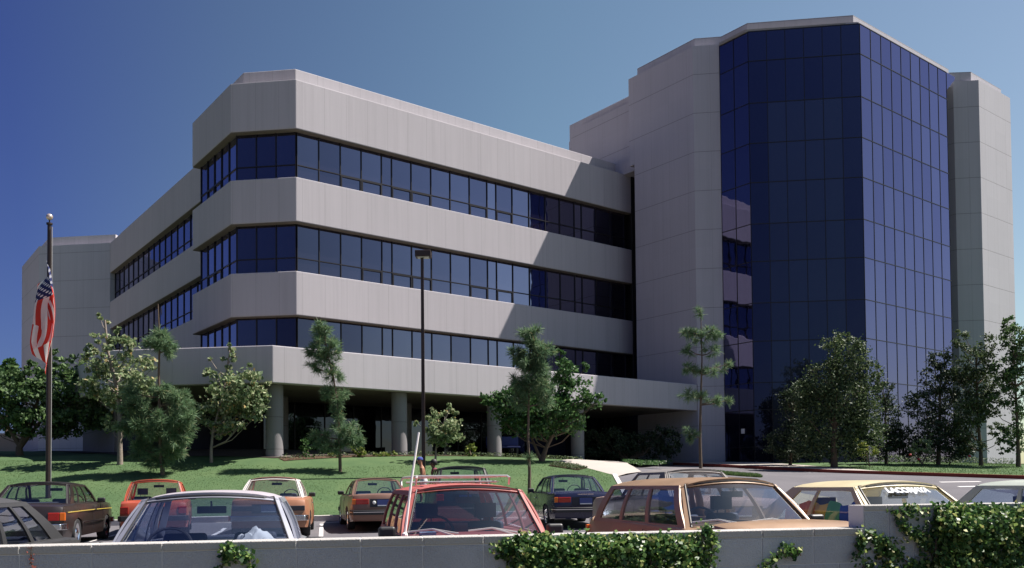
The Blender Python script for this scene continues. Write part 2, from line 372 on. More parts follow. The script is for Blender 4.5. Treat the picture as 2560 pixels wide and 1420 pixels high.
mb = MB(); mb.add([(-2500, -2500, -1.9), (2500, -2500, -1.9), (2500, -50, -1.7), (-2500, -50, -1.7)], [(0, 1, 2, 3)]); o = mb.build('ground_behind', M['scrub']); o['kind'] = 'structure'
wk_l = [hit(1530, 1197), hit(1470, 1180), hit(1440, 1172), hit(1388, 1165)]
wk_r = [hit(1545, 1163), hit(1572, 1169), hit(1604, 1180)]
kend = Kp(15.3)
lot = [(-45, -4), (45, -4), (45, 27), Kp(30, 10), (9.5, 46), (6.0, 42), (wk_r[2].x, wk_r[2].y), (wk_l[0].x, wk_l[0].y), kend, Kp(-36)]
lot = [(-45, 6.4), (60, 6.4), (60, 50), (25, 52), (10, 46.5), (7.5, 44.5), (wk_r[2].x, wk_r[2].y + 3), (wk_r[2].x, wk_r[2].y), (wk_l[0].x, wk_l[0].y), (kend[0] + .2, kend[1]), Kp(14.6, .3), Kp(-36, .3)]
sheet('parking_lot', lot, M['asph'], 0.0, 1.5)
lawn = [Kp(-36), Kp(14.6), (kend[0], kend[1]), (wk_l[0].x, wk_l[0].y), (wk_l[1].x, wk_l[1].y), (wk_l[2].x, wk_l[2].y), (wk_l[3].x, wk_l[3].y), uv(17, -6.6), uv(12, 2), uv(-1, 3), uv(-3, 34), (-75, 70), (-80, 20)]
sheet('lawn', lawn, M['grass'], .13, .8)
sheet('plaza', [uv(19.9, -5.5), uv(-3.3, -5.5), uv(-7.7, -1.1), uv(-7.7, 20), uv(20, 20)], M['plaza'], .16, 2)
# kerb along the lot
def kerb(name, pts, mat, w=.16, h=.15, gut=None, base=0.0):
    mb = MB(); pts = [np.array(p[:2]) for p in pts]; dense = []
    for a, b in zip(pts[:-1], pts[1:]):
        k = max(1, int(np.linalg.norm(b - a) / .8)); dense += [a + (b - a) * j / k for j in range(k)]
    dense.append(pts[-1]); o1 = offset([tuple(p) for p in dense], w)
    vs = []; fs = []
    for p, q in zip(dense, o1):
        zp = H(*p) + base; zq = zp
        vs += [(*p, zp - .1), (*p, zp + h), (*q, zp + h), (*q, zq - .1)]
    for i in range(len(dense) - 1):
        a = 4 * i; b = a + 4
        fs += [(a, a + 1, b + 1, b), (a + 1, a + 2, b + 2, b + 1), (a + 2, a + 3, b + 3, b + 2)]
    fs += [(0, 3, 2, 1), (len(vs) - 4, len(vs) - 3, len(vs) - 2, len(vs) - 1)]
    mb.add(vs, fs); o = mb.build(name, mat); bevel(o, .015); return o
tag(kerb('kerb', [Kp(-36, .0), Kp(14.6, 0), kend, tuple(wk_l[0][:2])], M['kerb'], .17, .16), kind='structure')
sheet('gutter', [Kp(-36, -.55), Kp(15, -.55), Kp(15, -.02), Kp(-36, -.02)], M['pave'], .006, 1.5)
# walkway
wl = [tuple(p[:2]) for p in wk_l]; wr = [tuple(p[:2]) for p in wk_r]
_we = float(np.array(wr[2]) @ A_)
def Hwalk(x, y):
    t = np.clip((x * A_[0] + y * A_[1] - _we) / 2.5, 0, 1); return Hn(x, y) + .015 + .155 * t
sheet('walkway', wl + [uv(13.2, -6.2), uv(18.5, -6.3)] + wr, M['pave'], 0, .8, hf=Hwalk)
# driveway kerb (red), verge pavement, right lawn
rk = [hit(1682, 1163), hit(1780, 1167), hit(1900, 1173), hit(2050, 1181), hit(2200, 1186), hit(2380, 1192), hit(2559, 1198)]
rk = [tuple(p[:2]) for p in rk]; rk.append((rk[-1][0] + (rk[-1][0] - rk[-3][0]) * 2.5, rk[-1][1] + (rk[-1][1] - rk[-3][1]) * 2.5))
rkr = rk[::-1]
tag(kerb('red_kerb', rk, M['redk'], -.16, .14), kind='structure')
inn = offset(rk, -.17)
sheet('pavement', inn[:5] + [tuple(hit(2120, 1178)[:2]), tuple(hit(1960, 1166)[:2]), tuple(hit(1900, 1161)[:2]), uv(21.2, -7.6), uv(20, -6.2), uv(18.8, -6.3)], M['pave'], .13, .8)
far_r = [uv(25, -12.4), uv(36, -12.5), uv(60, -12), (75, 50)]
sheet('lawn', inn[4:] + [(70, 30), (75, 60)] + [uv(42, -12), uv(25, -12.3), uv(21.1, -8.4)] + [tuple(hit(1900, 1160.5)[:2]), tuple(hit(1960, 1165.5)[:2]), tuple(hit(2120, 1177.5)[:2])], M['grass'], .125, .8)
# painted lines
def line(a, b, w, name='parking_line'):
    a = np.array(a); b = np.array(b); t = (b - a) / np.linalg.norm(b - a); n = np.array([-t[1], t[0]]) * w / 2
    return sheet(name, [tuple(a - n), tuple(b - n), tuple(b + n), tuple(a + n)], M['line'], .006, .7)
for t in (-4.4, -1.8, .75, 3.3, 5.85, 8.4, 10.95, 13.5):
    line(Kp(t, -5.3), Kp(t, -.7), .1)
def Wp(t, off=0): p = np.array([-2.2, 5.5]) + t * K_ + off * A_; return (float(p[0]), float(p[1]))
for t in (-4.3, -1.75, .75, 3.3, 5.85, 8.4): line(Wp(t, .4), Wp(t, 5.4), .1)
for q in ((2400, 1205), (2450, 1216), (2545, 1222)):
    p = hit(*q); line((p.x - .7, p.y + .05), (p.x + .7, p.y - .05), .28, 'road_marking')
# grass blades
def blades(name, poly, n, hgt, mat):
    P = np.array(poly); Q = np.roll(P, -1, 0); g = np.stack([rng.uniform(P[:, 0].min(), P[:, 0].max(), n), rng.uniform(P[:, 1].min(), P[:, 1].max(), n)], 1)
    c = ((P[None, :, 1] > g[:, None, 1]) != (Q[None, :, 1] > g[:, None, 1])) & (g[:, None, 0] < (Q[None, :, 0] - P[None, :, 0]) * (g[:, None, 1] - P[None, :, 1]) / (Q[None, :, 1] - P[None, :, 1] + 1e-12) + P[None, :, 0])
    g = g[c.sum(1) % 2 == 1]; n = len(g); z = np.concatenate([Hn(g[i:i + 20000, 0], g[i:i + 20000, 1]) for i in range(0, n, 20000)]) + .12
    an = rng.uniform(0, math.tau, n); w = rng.uniform(.008, .02, n); h = hgt * rng.uniform(.5, 1.3, n); ln = rng.normal(0, .02, (n, 2))
    v = np.zeros((n, 3, 3)); v[:, 0] = np.c_[g[:, 0] - w * np.cos(an), g[:, 1] - w * np.sin(an), z]; v[:, 1] = np.c_[g[:, 0] + w * np.cos(an), g[:, 1] + w * np.sin(an), z]; v[:, 2] = np.c_[g + ln, z + h]
    return fastmesh(name, v.reshape(-1, 3), np.arange(3 * n).reshape(-1, 3), mat)
def fastmesh(name, V_, F_, mat, parent=None):
    me = bpy.data.meshes.new(name); nv = len(V_); nf, k = F_.shape
    me.vertices.add(nv); me.vertices.foreach_set('co', np.ascontiguousarray(V_, np.float32).ravel())
    me.loops.add(nf * k); me.loops.foreach_set('vertex_index', F_.astype(np.int32).ravel())
    me.polygons.add(nf); me.polygons.foreach_set('loop_start', (np.arange(nf) * k).astype(np.int32))
    me.update(calc_edges=True); me.materials.append(mat)
    o = bpy.data.objects.new(name, me); C.objects.link(o)
    if parent: o.parent = parent
    return o
blades('grass', [Kp(-8), Kp(14.6), tuple(wk_l[0][:2]), tuple(wk_l[3][:2]), uv(-3.5, -7), uv(-9, -2), (-30, 38)], 130000, .032, M['blade'])['kind'] = 'stuff'
blades('grass', inn[4:7] + [uv(40, -13.5), uv(26, -13), tuple(hit(2120, 1177)[:2])], 30000, .05, M['blade'])['kind'] = 'stuff'

# low far hills closing the horizon all round
hv = []; hf_ = []; NH = 240
for i in range(NH):
    a = math.tau * i / NH; hh = 7 + 3.5 * math.sin(3 * a + 1) + 2.2 * math.sin(11 * a) + 1.2 * math.sin(29 * a + 2)
    for rr_, zz in ((620, -4), (700, hh * .55), (790, hh), (900, hh * .8), (1100, -6)): hv.append((rr_ * math.sin(a), rr_ * math.cos(a), zz))
for i in range(NH):
    for j in range(4): a, b = i * 5 + j, ((i + 1) % NH) * 5 + j; hf_.append((a, b, b + 1, a + 1))
mb = MB(); mb.add(hv, hf_); o = mb.build('hills', M['hill'], smooth=60); o['kind'] = 'structure'

# ------------------------------------------------------------------ the office building
bld = empty('office_building', (*uv(8, 4), 1.0), 0, 'large pale concrete office block with dark window bands and a tall blue glass tower', 'office building')
bx, by, bz = bld.location
class BMB(MB):       # building parts: same world coordinates, object origin at the building empty
    def build(s, name, mat, parent=bld, smooth=None, weld=False):
        s.v = [(x - bx, y - by, z - bz) for x, y, z in s.v] if parent is not None else s.v
        return MB.build(s, name, mat, parent, smooth, weld)
def sub(mbx, name, mat, parent): # sub-part of a building part (same local frame)
    mbx.v = [(x - bx, y - by, z - bz) for x, y, z in mbx.v]; return MB.build(mbx, name, mat, parent)
path = [uv(21.21, 0), uv(0, 0), uv(-2.18, 2.18), uv(-2.18, 7.58), uv(-.13, 7.58), uv(-.13, 33.09)]
TH = .32
inner = offset(path, .45); glassl = offset(path, TH)
for z0, z1 in ((Z7, Z8), (Z5, Z6), (Z3, Z4)):
    b = BMB(); b.prism(strip(path, inner, 0, 0), z0, z1); bevel(b.build('wall_band', M['wing'], weld=True), .03)
# setback parapet
pp = offset(path, .71); pi = offset(path, 1.0); b = BMB(); b.prism(strip(pp, pi, 0, 0), Z8 - .3, Z9); bevel(b.build('parapet', M['wing'], weld=True), .03)
light_block = offset(path, .5) + [uv(14, 33.09), uv(14, 14), uv(21.2, 14)]
b = BMB(); b.prism(light_block, Z1 + .3, Z8 - .12); b.build('light_block', M['dark'])  # unseen solid block added behind the windows to stop light
b = BMB(); b.prism(offset(path, .4) + [uv(14, 33.09), uv(14, 14), uv(21.2, 14)], Z8 - .1, Z8 - .02); b.build('roof', M['roofg'])
# dark soffit trim under each band
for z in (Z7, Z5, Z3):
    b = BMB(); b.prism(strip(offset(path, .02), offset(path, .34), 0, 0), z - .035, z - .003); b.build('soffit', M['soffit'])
# windows
def window(p, q, z0, z1, tr=.31, vent=False, cols=1, mat='win'):
    """one framed window between plan points p and q"""
    p = np.array(p); q = np.array(q); t = (q - p) / np.linalg.norm(q - p); n = np.array([t[1], -t[0]])      # n points inward (right of travel)
    g = BMB(); a, c = p + n * .03, q + n * .03
    g.add([(*a, z0), (*c, z0), (*c, z1), (*a, z1)], [(0, 1, 2, 3)])
    g.add([(*(a + n * .02), z0), (*(c + n * .02), z0), (*(c + n * .02), z1), (*(a + n * .02), z1)], [(3, 2, 1, 0)])
    o = g.build('window', M[mat])
    f = MB()
    def bar(s, e, za, zb, d=.06, out=.02):
        A, B = p + t * s, p + t * e; A1, B1 = A - n * out, B - n * out; A2, B2 = A + n * d, B + n * d
        f.hexa([(*A1, za), (*B1, za), (*B2, za), (*A2, za), (*A1, zb), (*B1, zb), (*B2, zb), (*A2, zb)])
    l = np.linalg.norm(q - p); zt = z0 + (z1 - z0) * tr; w = .02
    bar(0, w, z0, z1); bar(l - w, l, z0, z1)
    for k in range(1, cols): bar(l * k / cols - w, l * k / cols + w, z0, z1)
    if tr: bar(w, l - w, zt - .018, zt + .018)
    if vent: bar(w, w + .045, z0, zt - .025, .05, .035); bar(l - w - .045, l - w, z0, zt - .025, .05, .035); bar(w + .045, l - w - .045, zt - .08, zt - .026, .05, .035); bar(w + .045, l - w - .045, z0, z0 + .06, .05, .035)
    sub(f, 'frame', M['mull'], o)
    return o
main_u = [.19, 1.27, 2.36, 3.45, 4.54, 5.1, 6.2, 7.35, 8.5, 9.7, 10.83, 11.42, 12.5, 13.65, 14.8, 15.85, 16.95, 17.5, 18.6, 19.75, 20.9]
def gl_pt(a): return (uv(a, TH))
for ri, (z0, z1) in enumerate(((Z6 + .004, Z7 - .04), (Z4 + .004, Z5 - .04), (Z2 - .6, Z3 - .04))):
    for i in range(len(main_u) - 1):
        window(gl_pt(main_u[i + 1]), gl_pt(main_u[i]), z0, z1, .31 if ri < 2 else 0, ri < 2 and i in (2 + (ri == 1), 3, 5, 6, 9, 11))
    a, c = np.array(glassl[1]), np.array(glassl[2])
    for i in range(3): window(a + (c - a) * i / 3, a + (c - a) * (i + 1) / 3, z0, z1, .31 if ri < 2 else 0)
    a, c = np.array(glassl[2]), np.array(glassl[3])
    for i in range(5): window(a + (c - a) * i / 5, a + (c - a) * (i + 1) / 5, z0, z1, .31 if ri < 2 else 0, i in (2, 3) and ri < 2)
    if ri < 2:
        for i in range(8):
            v0 = 12.9 + i * 2.51; window(uv(-.13 + TH, v0), uv(-.13 + TH, v0 + 2.51), z0, z1, .31, False, 2)
# stair block at the far left
S = [uv(-.13, 33.09), uv(-4.2, 37.15), uv(-4.2, 44.81), uv(14, 44.81), uv(14, 33.09)]
b = BMB(); b.prism(S, Z0, Z8); b.build('stair_tower', M['tower'])
sp_ = offset([S[0], S[1], S[2]], .7); sq_ = offset([S[0], S[1], S[2]], 1.0)
b = BMB(); b.prism(strip(sp_, sq_, 0, 0), Z8 - .1, Z9); b.build('stair_parapet', M['wing'])
# podium
pod = [uv(20.06, -5.82), uv(-3.51, -5.82), uv(-8.1, -1.23), uv(-8.1, 16)]
b = BMB(); b.prism(strip(pod, offset(pod, .4), 0, 0), Z1, Z2); bevel(b.build('podium_band', M['wing'], weld=True), .03)
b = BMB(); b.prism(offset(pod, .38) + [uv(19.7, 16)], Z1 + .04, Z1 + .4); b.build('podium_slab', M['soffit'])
cols = [(-3.1, -5.0), (2.3, -5.05), (7.2, -5.05), (12.2, -5.05), (-1.0, -.6), (5.2, -.6)]
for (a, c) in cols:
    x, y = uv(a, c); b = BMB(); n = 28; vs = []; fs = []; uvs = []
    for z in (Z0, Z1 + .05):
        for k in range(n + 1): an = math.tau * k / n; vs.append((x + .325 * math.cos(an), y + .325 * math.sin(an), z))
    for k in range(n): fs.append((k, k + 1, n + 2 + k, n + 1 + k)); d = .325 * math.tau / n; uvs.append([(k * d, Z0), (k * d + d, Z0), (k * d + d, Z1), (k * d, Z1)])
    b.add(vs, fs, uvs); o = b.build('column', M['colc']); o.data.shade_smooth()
# recessed ground floor
gf = [uv(20.05, 1.2), uv(-1.2, 1.2), uv(-1.2, 33.0), uv(13, 33.0), uv(13, 13), uv(20.05, 13)]
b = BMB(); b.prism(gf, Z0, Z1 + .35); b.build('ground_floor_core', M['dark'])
for i in range(14):
    a0 = -1.1 + i * 1.5; window(uv(a0 + 1.5, 1.12), uv(a0, 1.12), 1.15, Z1, 0, mat='gfl')
b = BMB(); b.prism([uv(-6.6, 3), uv(-6.9, 3), uv(-6.9, 9), uv(-6.6, 9)], Z0, Z1 + .1); b.build('ground_floor_wall', M['colc'])
b = BMB(); b.prism([uv(-4.2, 4), uv(-4.5, 4), uv(-4.5, 9), uv(-4.2, 9)], Z0, Z1 + .1); b.build('ground_floor_wall', M['colc'])
# tower
HF, HP, GL = 23.50, 24.08, 23.40
T0, T1, T2, G1, G2, G3 = (20.1, -1.39), (20.1, -5.83), (21.09, -6.82), (21.09, -8.69), (25.02, -12.62), (35.0, -12.62)
R0_, R1_, R2_ = (35.75, -12.16), (36.75, -13.16), (40.87, -13.16)
tw = [uv(*T0), uv(*T1), uv(*T2), uv(21.15, -8.66), uv(25.05, -12.56), uv(33.92, -12.56), uv(33.92, -11.4), uv(35.75, -11.4), uv(*R0_), uv(*R1_), uv(*R2_), uv(40.87, 6), uv(21.7, 6), uv(21.7, -1.39)]
b = BMB(); b.prism(tw, Z0, HF); b.build('tower_wall', M['tower'])
b = BMB(); b.prism([uv(20.1, -1.395), uv(21.69, -1.395), uv(21.69, -1.0), uv(20.1, -1.0)], Z8 + .05, HF); b.build('tower_wall_head', M['tower'])
b = BMB(); b.prism([uv(20.6, -.9), uv(20.6, 4.6), uv(40, 4.6), uv(40, 6.1), uv(21.72, 6.1), uv(21.72, -.9)], Z8 - .05, 22.45); b.build('tower_back_block', M['tower'])
b = BMB(); b.prism([uv(20.9, -.9), uv(20.9, 3.9), uv(30, 3.9), uv(30, -.9)], 22.4, 22.95); b.build('tower_back_parapet', M['wing'])
tp = [uv(20.1 + .34, -1.39), uv(20.1 + .34, -5.69), uv(21.43, -6.68), uv(21.43, -8.4), uv(25.2, -12.17), uv(35.2, -12.17), uv(35.55, -11.9), uv(36.6, -12.8), uv(40.5, -12.8), uv(40.5, 5)]
b = BMB(); b.prism(strip(tp, offset(tp, -.35), 0, 0), HF - .3, HP); b.build('tower_parapet', M['tower'])
b = BMB(); b.prism([uv(21.62, -1.36), uv(21.69, -1.36), uv(21.69, 5.9), uv(21.62, 5.9)], Z0, Z8 - .02); b.build('joint_shade', M['dark'])  # dark sheet added so the open gap beside the tower looks shaded
b = BMB(); b.prism([uv(21.22, -.05), uv(21.62, -.05), uv(21.62, .1), uv(21.22, .1)], Z2, Z8 - .02); b.build('joint_shade', M['dark'])  # black filler standing in for shade at the gap's mouth
# curtain wall panels: each pane and its mullions
ZL = [.75, 1.85, 3.75, 5.15, 7.28, 9.25, 11.4, 13.35, 15.5, 17.55, 19.65, 21.85, GL]
panels = []
def grid(p, q, n, kind):
    p = np.array(p); q = np.array(q)
    for i in range(n):
        for k in range(len(ZL) - 1): panels.append((p + (q - p) * i / n, p + (q - p) * (i + 1) / n, ZL[k], ZL[k + 1], kind, i, k))
grid(uv(*G1), uv(*G2), 6, 'f'); grid(uv(*T2), uv(*G1), 2, 'l'); grid(uv(*G2), uv(34.0, -12.62), 9, 'r')
cnt = 0; rest = BMB(); restm = MB()
def panel(g, f, P_, Q_, z0, z1):
    t = (Q_ - P_) / np.linalg.norm(Q_ - P_); n = np.array([-t[1], t[0]])     # inward = left of travel
    g.add([(*P_, z0), (*Q_, z0), (*Q_, z1), (*P_, z1)], [(0, 1, 2, 3)])
    w = .016
    for (a, c, za, zb) in ((P_, P_ + t * w, z0, z1), (Q_ - t * w, Q_, z0, z1), (P_ + t * w, Q_ - t * w, z1 - .038, z1)):
        f.hexa([(*(a - n * .02), za), (*(c - n * .02), za), (*(c + n * .02), za), (*(a + n * .02), za), (*(a - n * .02), zb), (*(c - n * .02), zb), (*(c + n * .02), zb), (*(a + n * .02), zb)])
for (P_, Q_, z0, z1, kd, i, k) in panels:
    own = kd == 'f' or (kd == 'l' and k < 12) or False
    if own and cnt < 100:
        g = BMB(); f = MB(); panel(g, f, P_, Q_, z0, z1)
        o = g.build('glass_panel', M['curm'] if (kd == 'f' and 1 <= i <= 4 and k < 10) else M['cur']); sub(f, 'mullion', M['mull'], o); cnt += 1
    else: panel(rest, restm, P_, Q_, z0, z1)
o = rest.build('glass_curtain', M['cur']); o['kind'] = 'stuff'; o2 = sub(restm, 'mullions', M['mull'], o)
# triangular glass head over the slot at the right end, and the slot's shadow put in as a dark lining
b = BMB(); a, c = np.array(uv(34.0, -12.62)), np.array(uv(35.0, -12.62)); b.add([(*a, GL), (*a, 22.35), (*c, 23.25), (*c, GL)], [(0, 1, 2, 3)]); b.build('glass_head', M['cur'])
b = BMB(); b.prism([uv(34.02, -12.6), uv(34.02, -11.45), uv(35.7, -11.45), uv(35.7, -11.5), uv(34.08, -11.5), uv(34.08, -12.6)], Z0, 22.4); b.build('slot_shade', M['dark'])
b = BMB(); b.prism([uv(21.0, -6.9), uv(21.0, -8.6), uv(25.0, -12.5), uv(34.9, -12.5), uv(35.5, -11.6), uv(35.5, -5), uv(24, -5)], HF - .12, HF + .02); b.build('tower_roof', M['roofg'])
# entrance door with a small notice in the narrow glass bay
pd = np.array(uv(21.04, -7.9)); b = BMB(); b.prism([tuple(pd), tuple(pd - V * .22), tuple(pd - V * .22 - U * .01), tuple(pd - U * .01)], 2.55, 2.8); b.build('door_notice', M['white'])

# ------------------------------------------------------------------ block wall in the foreground
WZ = -.338
wall = empty('block_wall', (*Wp(0, .1), -1.5), 0, 'low grey concrete block wall running along the front of the car park', 'wall')
KR = math.atan2(K_[1], K_[0])
def wall_part(name, mat, boxes, bev=.004):
    mb = MB()
    for t0, t1, z0, z1, o0, o1 in boxes:
        c = [];
        for z in (z0, z1):
            for t, o in ((t0, o0), (t1, o0), (t1, o1), (t0, o1)):
                p = Wp(t, o); c.append((p[0] - wall.location.x, p[1] - wall.location.y, z + 1.5))
        mb.hexa(c)
    ob = mb.build(name, mat, wall)
    if bev: bevel(ob, bev, 2)
    return ob
TS = 4.905      # where the wall steps up
BL, GP = .4064, .007
def course(z0, z1, t0, t1, ph, o0=0, o1=.2):
    out = []; k = math.floor((t0 - ph) / BL); t = ph + k * BL
    while t < t1:
        a, b = max(t + GP / 2, t0), min(t + BL - GP / 2, t1)
        if b - a > .03: j = random.uniform(-.0015, .0015); out.append((a, b, z0 + GP / 2, z1 - GP / 2, o0 + j, o1))
        t += BL
    return out
ph0 = .02
wall_part('coping', M['cap'], course(WZ - .058, WZ, -6, TS - .003, ph0, -.004, .204), .005)
bx_ = []; z = WZ - .058; k = 0
while z > -1.6: bx_ += course(z - .2, z, -6, TS - .003, ph0 + (.2032 if k % 2 == 0 else 0) + .2); z -= .2; k += 1
wall_part('block_courses', M['block'], bx_)
HZ = -.172
wall_part('coping', M['cap'], course(HZ - .048, HZ, TS, 12, TS + .19 - BL, -.004, .204), .005)
bx_ = []; z = HZ - .048; k = 0
while z > -1.6: bx_ += course(z - .2, z, TS, 12, TS + (.2032 if k % 2 == 0 else 0)); z -= .2; k += 1
wall_part('block_courses', M['block'], bx_)
wall_part('mortar', M['mortar'], [(-6, TS - .01, -1.6, WZ - .006, .005, .195), (TS - .005, 12, -1.6, HZ - .006, .005, .195)], 0)
def wallpt(px, py, out=0.):        # point on the wall's front face seen at a pixel
    r = ray(px, py); n = A_; w0 = np.array(Wp(0, -out)); D = (w0 @ n) / (r[:2] @ n); return r * D

# ------------------------------------------------------------------ leaves
def leaves(name, pts, size, mat, parent=None, asp=.62, up=.35, origin=(0, 0, 0), cup=.25, outw=None):
    n = len(pts); pts = np.asarray(pts) - np.array(origin)
    d = rng.normal(0, 1, (n, 3)); d[:, 2] += up
    if outw is not None: d += np.array(outw)
    d /= np.linalg.norm(d, axis=1)[:, None]                       # leaf normal
    a = rng.normal(0, 1, (n, 3)); a -= (a * d).sum(1)[:, None] * d; a /= np.linalg.norm(a, axis=1)[:, None]; b = np.cross(d, a)
    s = size * rng.uniform(.6, 1.25, n)[:, None]; h = s * .5
    v = np.stack([pts - a * h, pts - a * h * .1 + b * h * asp - d * s * cup * .3, pts + a * h, pts - a * h * .1 - b * h * asp - d * s * cup * .3], 1)
    f = np.arange(4 * n).reshape(-1, 4)
    return fastmesh(name, v.reshape(-1, 3), f, mat, parent)
def clumps(c, r, n, per=26, sig=.16, shell=.55):
    c = np.array(c); r = np.array(r); k = max(1, n // per)
    d = rng.normal(0, 1, (k, 3)); d /= np.linalg.norm(d, axis=1)[:, None]; rad = rng.uniform(shell, 1, k)[:, None] ** .8
    cc = c + d * rad * r; sg = sig * np.mean(r) * rng.uniform(.6, 1.3, k)
    return np.concatenate([q + rng.normal(0, 1, (per, 3)) * s_ * np.array([1, 1, .7]) for q, s_ in zip(cc, sg)]), cc
GR = dict(
    syc=leafmat('sycamore_leaves', [(0, (.08, .13, .065)), (.35, (.15, .22, .11)), (.7, (.25, .31, .18)), (.94, (.40, .43, .29)), (1, (.40, .27, .11))], .35),
    syd=leafmat('dark_sycamore_leaves', [(0, (.035, .07, .03)), (.5, (.07, .13, .05)), (1, (.14, .22, .09))], .3),
    cam=leafmat('glossy_tree_leaves', [(0, (.02, .055, .022)), (.5, (.045, .11, .035)), (1, (.10, .19, .06))], .3, .45),
    olv=leafmat('dull_olive_leaves', [(0, (.024, .045, .022)), (.5, (.05, .085, .038)), (.85, (.09, .13, .055)), (1, (.15, .18, .08))], .25),
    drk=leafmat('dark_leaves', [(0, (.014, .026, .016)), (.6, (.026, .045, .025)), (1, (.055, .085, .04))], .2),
    pin=leafmat('pine_needles', [(0, (.06, .12, .065)), (.5, (.11, .19, .11)), (.9, (.17, .26, .14)), (1, (.24, .22, .12))], .35),
    ivy=leafmat('ivy_leaves', [(0, (.02, .055, .02)), (.4, (.05, .12, .035)), (.75, (.11, .20, .055)), (.93, (.26, .34, .11)), (1, (.46, .42, .20))], .35, .4),
    bed=leafmat('bed_leaves', [(0, (.06, .10, .02)), (.6, (.14, .19, .04)), (1, (.30, .32, .07))], .3),
    red=plain('red_flower', (.45, .03, .04), .6), vine=plain('ivy_stem', (.10, .07, .045), .9))
def crown(root, blobs, D, mat, size, dens, trunk_top, up=.35, branches=True, depth=.9, bark=None, sig=.16, name='crown'):
    o = np.array(root.location); pts = []; ends = []
    for (px, py, rx, ry, *dd) in blobs:
        Dd = D + (dd[0] if dd else 0) + rng.uniform(-.3, .3); s = Dd / F
        c = np.array(at(px, py, Dd)); r = np.array([rx * s, (rx + ry) / 2 * s * depth, ry * s])
        p, cc = clumps(c, r, int(dens * rx * ry), sig=sig); pts.append(p); ends += list(cc[::3])
    cr = leaves(name, np.concatenate(pts), size, mat, root, up=up, origin=o)
    if branches and trunk_top is not None:
        mb = MB(); tt = np.array(trunk_top)
        for e in ends[:140:2]:
            hd_ = np.hypot(tt[:, 0] - e[0], tt[:, 1] - e[1]); lo_ = tt[tt[:, 2] < e[2] - .55 * hd_]
            if not len(lo_): continue
            k = lo_[np.argmin(np.linalg.norm(lo_ - e, axis=1))] - o; e = e - o; mid = (k + e) / 2 + np.array([0, 0, -.12 * np.linalg.norm(e - k)])
            mb.tube([k, mid, e], [.026, .016, .007], 5, False)
        mb.build('branches', bark or M['bark'], root, smooth=60)
    return cr
def trunk(root, pts, radii, mat=None, name='trunk'):
    o = Vector(root.location); mb = MB(); mb.tube([Vector(p) - o for p in pts], radii, 10); return mb.build(name, mat or M['bark'], root, smooth=60)
def tree(name, label, base, blobs, mat, size, dens, tpx, tr, cat='tree', group=None, D=None, up=.35, bark=None, depth=.9, forks=None, sig=.16):
    b = hit(*base) if D is None else at(base[0], base[1], D)
    if D is not None: b.z = H(b.x, b.y) + .1
    root = empty(name, b, 0, label, cat, group); D = b.y
    P_ = [b + Vector((0, 0, -.1))] + [at(x, y, D) for x, y in tpx]
    rr = [tr * (1 - .6 * i / len(tpx)) for i in range(len(P_))]; rr[0] = tr * 1.25
    t = trunk(root, P_, rr, bark)
    for fk in (forks or []): trunk(root, [at(x, y, D) for x, y in fk], [tr * .7, tr * .5, tr * .3][:len(fk)], bark, 'limb')
    crown(root, blobs, D, mat, size, dens, [tuple(P_[i] + (P_[i + 1] - P_[i]) * f_) for i in range(1, len(P_) - 1) for f_ in (0, .33, .66, 1)], up, True, depth, bark, sig)
    return root
def pine(name, label, base, tufts, tpx, tr, D=None, nb=19, per=46, ln=.27):
    b = hit(*base) if D is None else at(base[0], base[1], D)
    if D is not None: b.z = H(b.x, b.y) + .1
    root = empty(name, b, 0, label, 'pine tree', 'young pines planted on the lawn'); D = b.y; o = np.array(b)
    P_ = [b + Vector((0, 0, -.1))] + [at(x, y, D) for x, y in tpx]; rr = [max(.015, tr * (1 - .8 * i / len(tpx))) for i in range(len(P_))]
    trunk(root, P_, rr)
    TT = np.array([tuple(p) for p in P_]); Vs = []; mb = MB()
    for (px, py, rx, ry) in tufts:
        s = D / F; c = np.array(at(px, py, D)); r = np.array([rx * s, (rx + ry) * .5 * s, ry * s]) * 1.12; n = max(3, int(nb * rx * ry / 900))
        # attach branch from the trunk
        j = np.argmin(np.abs(TT[:, 2] - (c[2] - .15))); k0 = TT[j] * .5 + TT[max(0, j - 1)] * .5 if abs(TT[j][2] - c[2]) > .3 else TT[j]
        zz = np.clip(c[2] - .2, TT[0, 2], TT[-1, 2]); k0 = np.array([np.interp(zz, TT[:, 2], TT[:, i]) for i in range(3)])
        mb.tube([k0 - o, (k0 + c) / 2 - o - np.array([0, 0, .05]), c - o], [.03, .022, .012], 5, False)
        for q in range(n):
            d = rng.normal(0, 1, 3); d /= np.linalg.norm(d); e = c + d * r * rng.uniform(.25, .95)
            if q % 2 == 0: mb.tube([c - o, (c + e) / 2 - o, e - o], [.012, .009, .005], 4, False)
            # needle tuft: long blades fanned round the twig
            ax = (e - c) + np.array([0, 0, .12]); ax /= np.linalg.norm(ax)
            nd = rng.normal(0, 1, (per, 3)); nd = nd / np.linalg.norm(nd, axis=1)[:, None] + ax * .75; nd /= np.linalg.norm(nd, axis=1)[:, None]
            st = e - ax * rng.uniform(0, .16, (per, 1)); l = ln * rng.uniform(.6, 1.15, (per, 1)); tip = st + nd * l + np.array([0, 0, -.03])
            sd_ = np.cross(nd, rng.normal(0, 1, (per, 3))); sd_ /= np.linalg.norm(sd_, axis=1)[:, None]; w = .0085
            Vs.append(np.stack([st - sd_ * w, st + sd_ * w, tip + sd_ * w * .5, tip - sd_ * w * .5], 1).reshape(-1, 3))
    Vv = np.concatenate(Vs) - o; fastmesh('crown', Vv, np.arange(len(Vv)).reshape(-1, 4), GR['pin'], root)
    mb.build('branches', M['bark'], root, smooth=60); return root
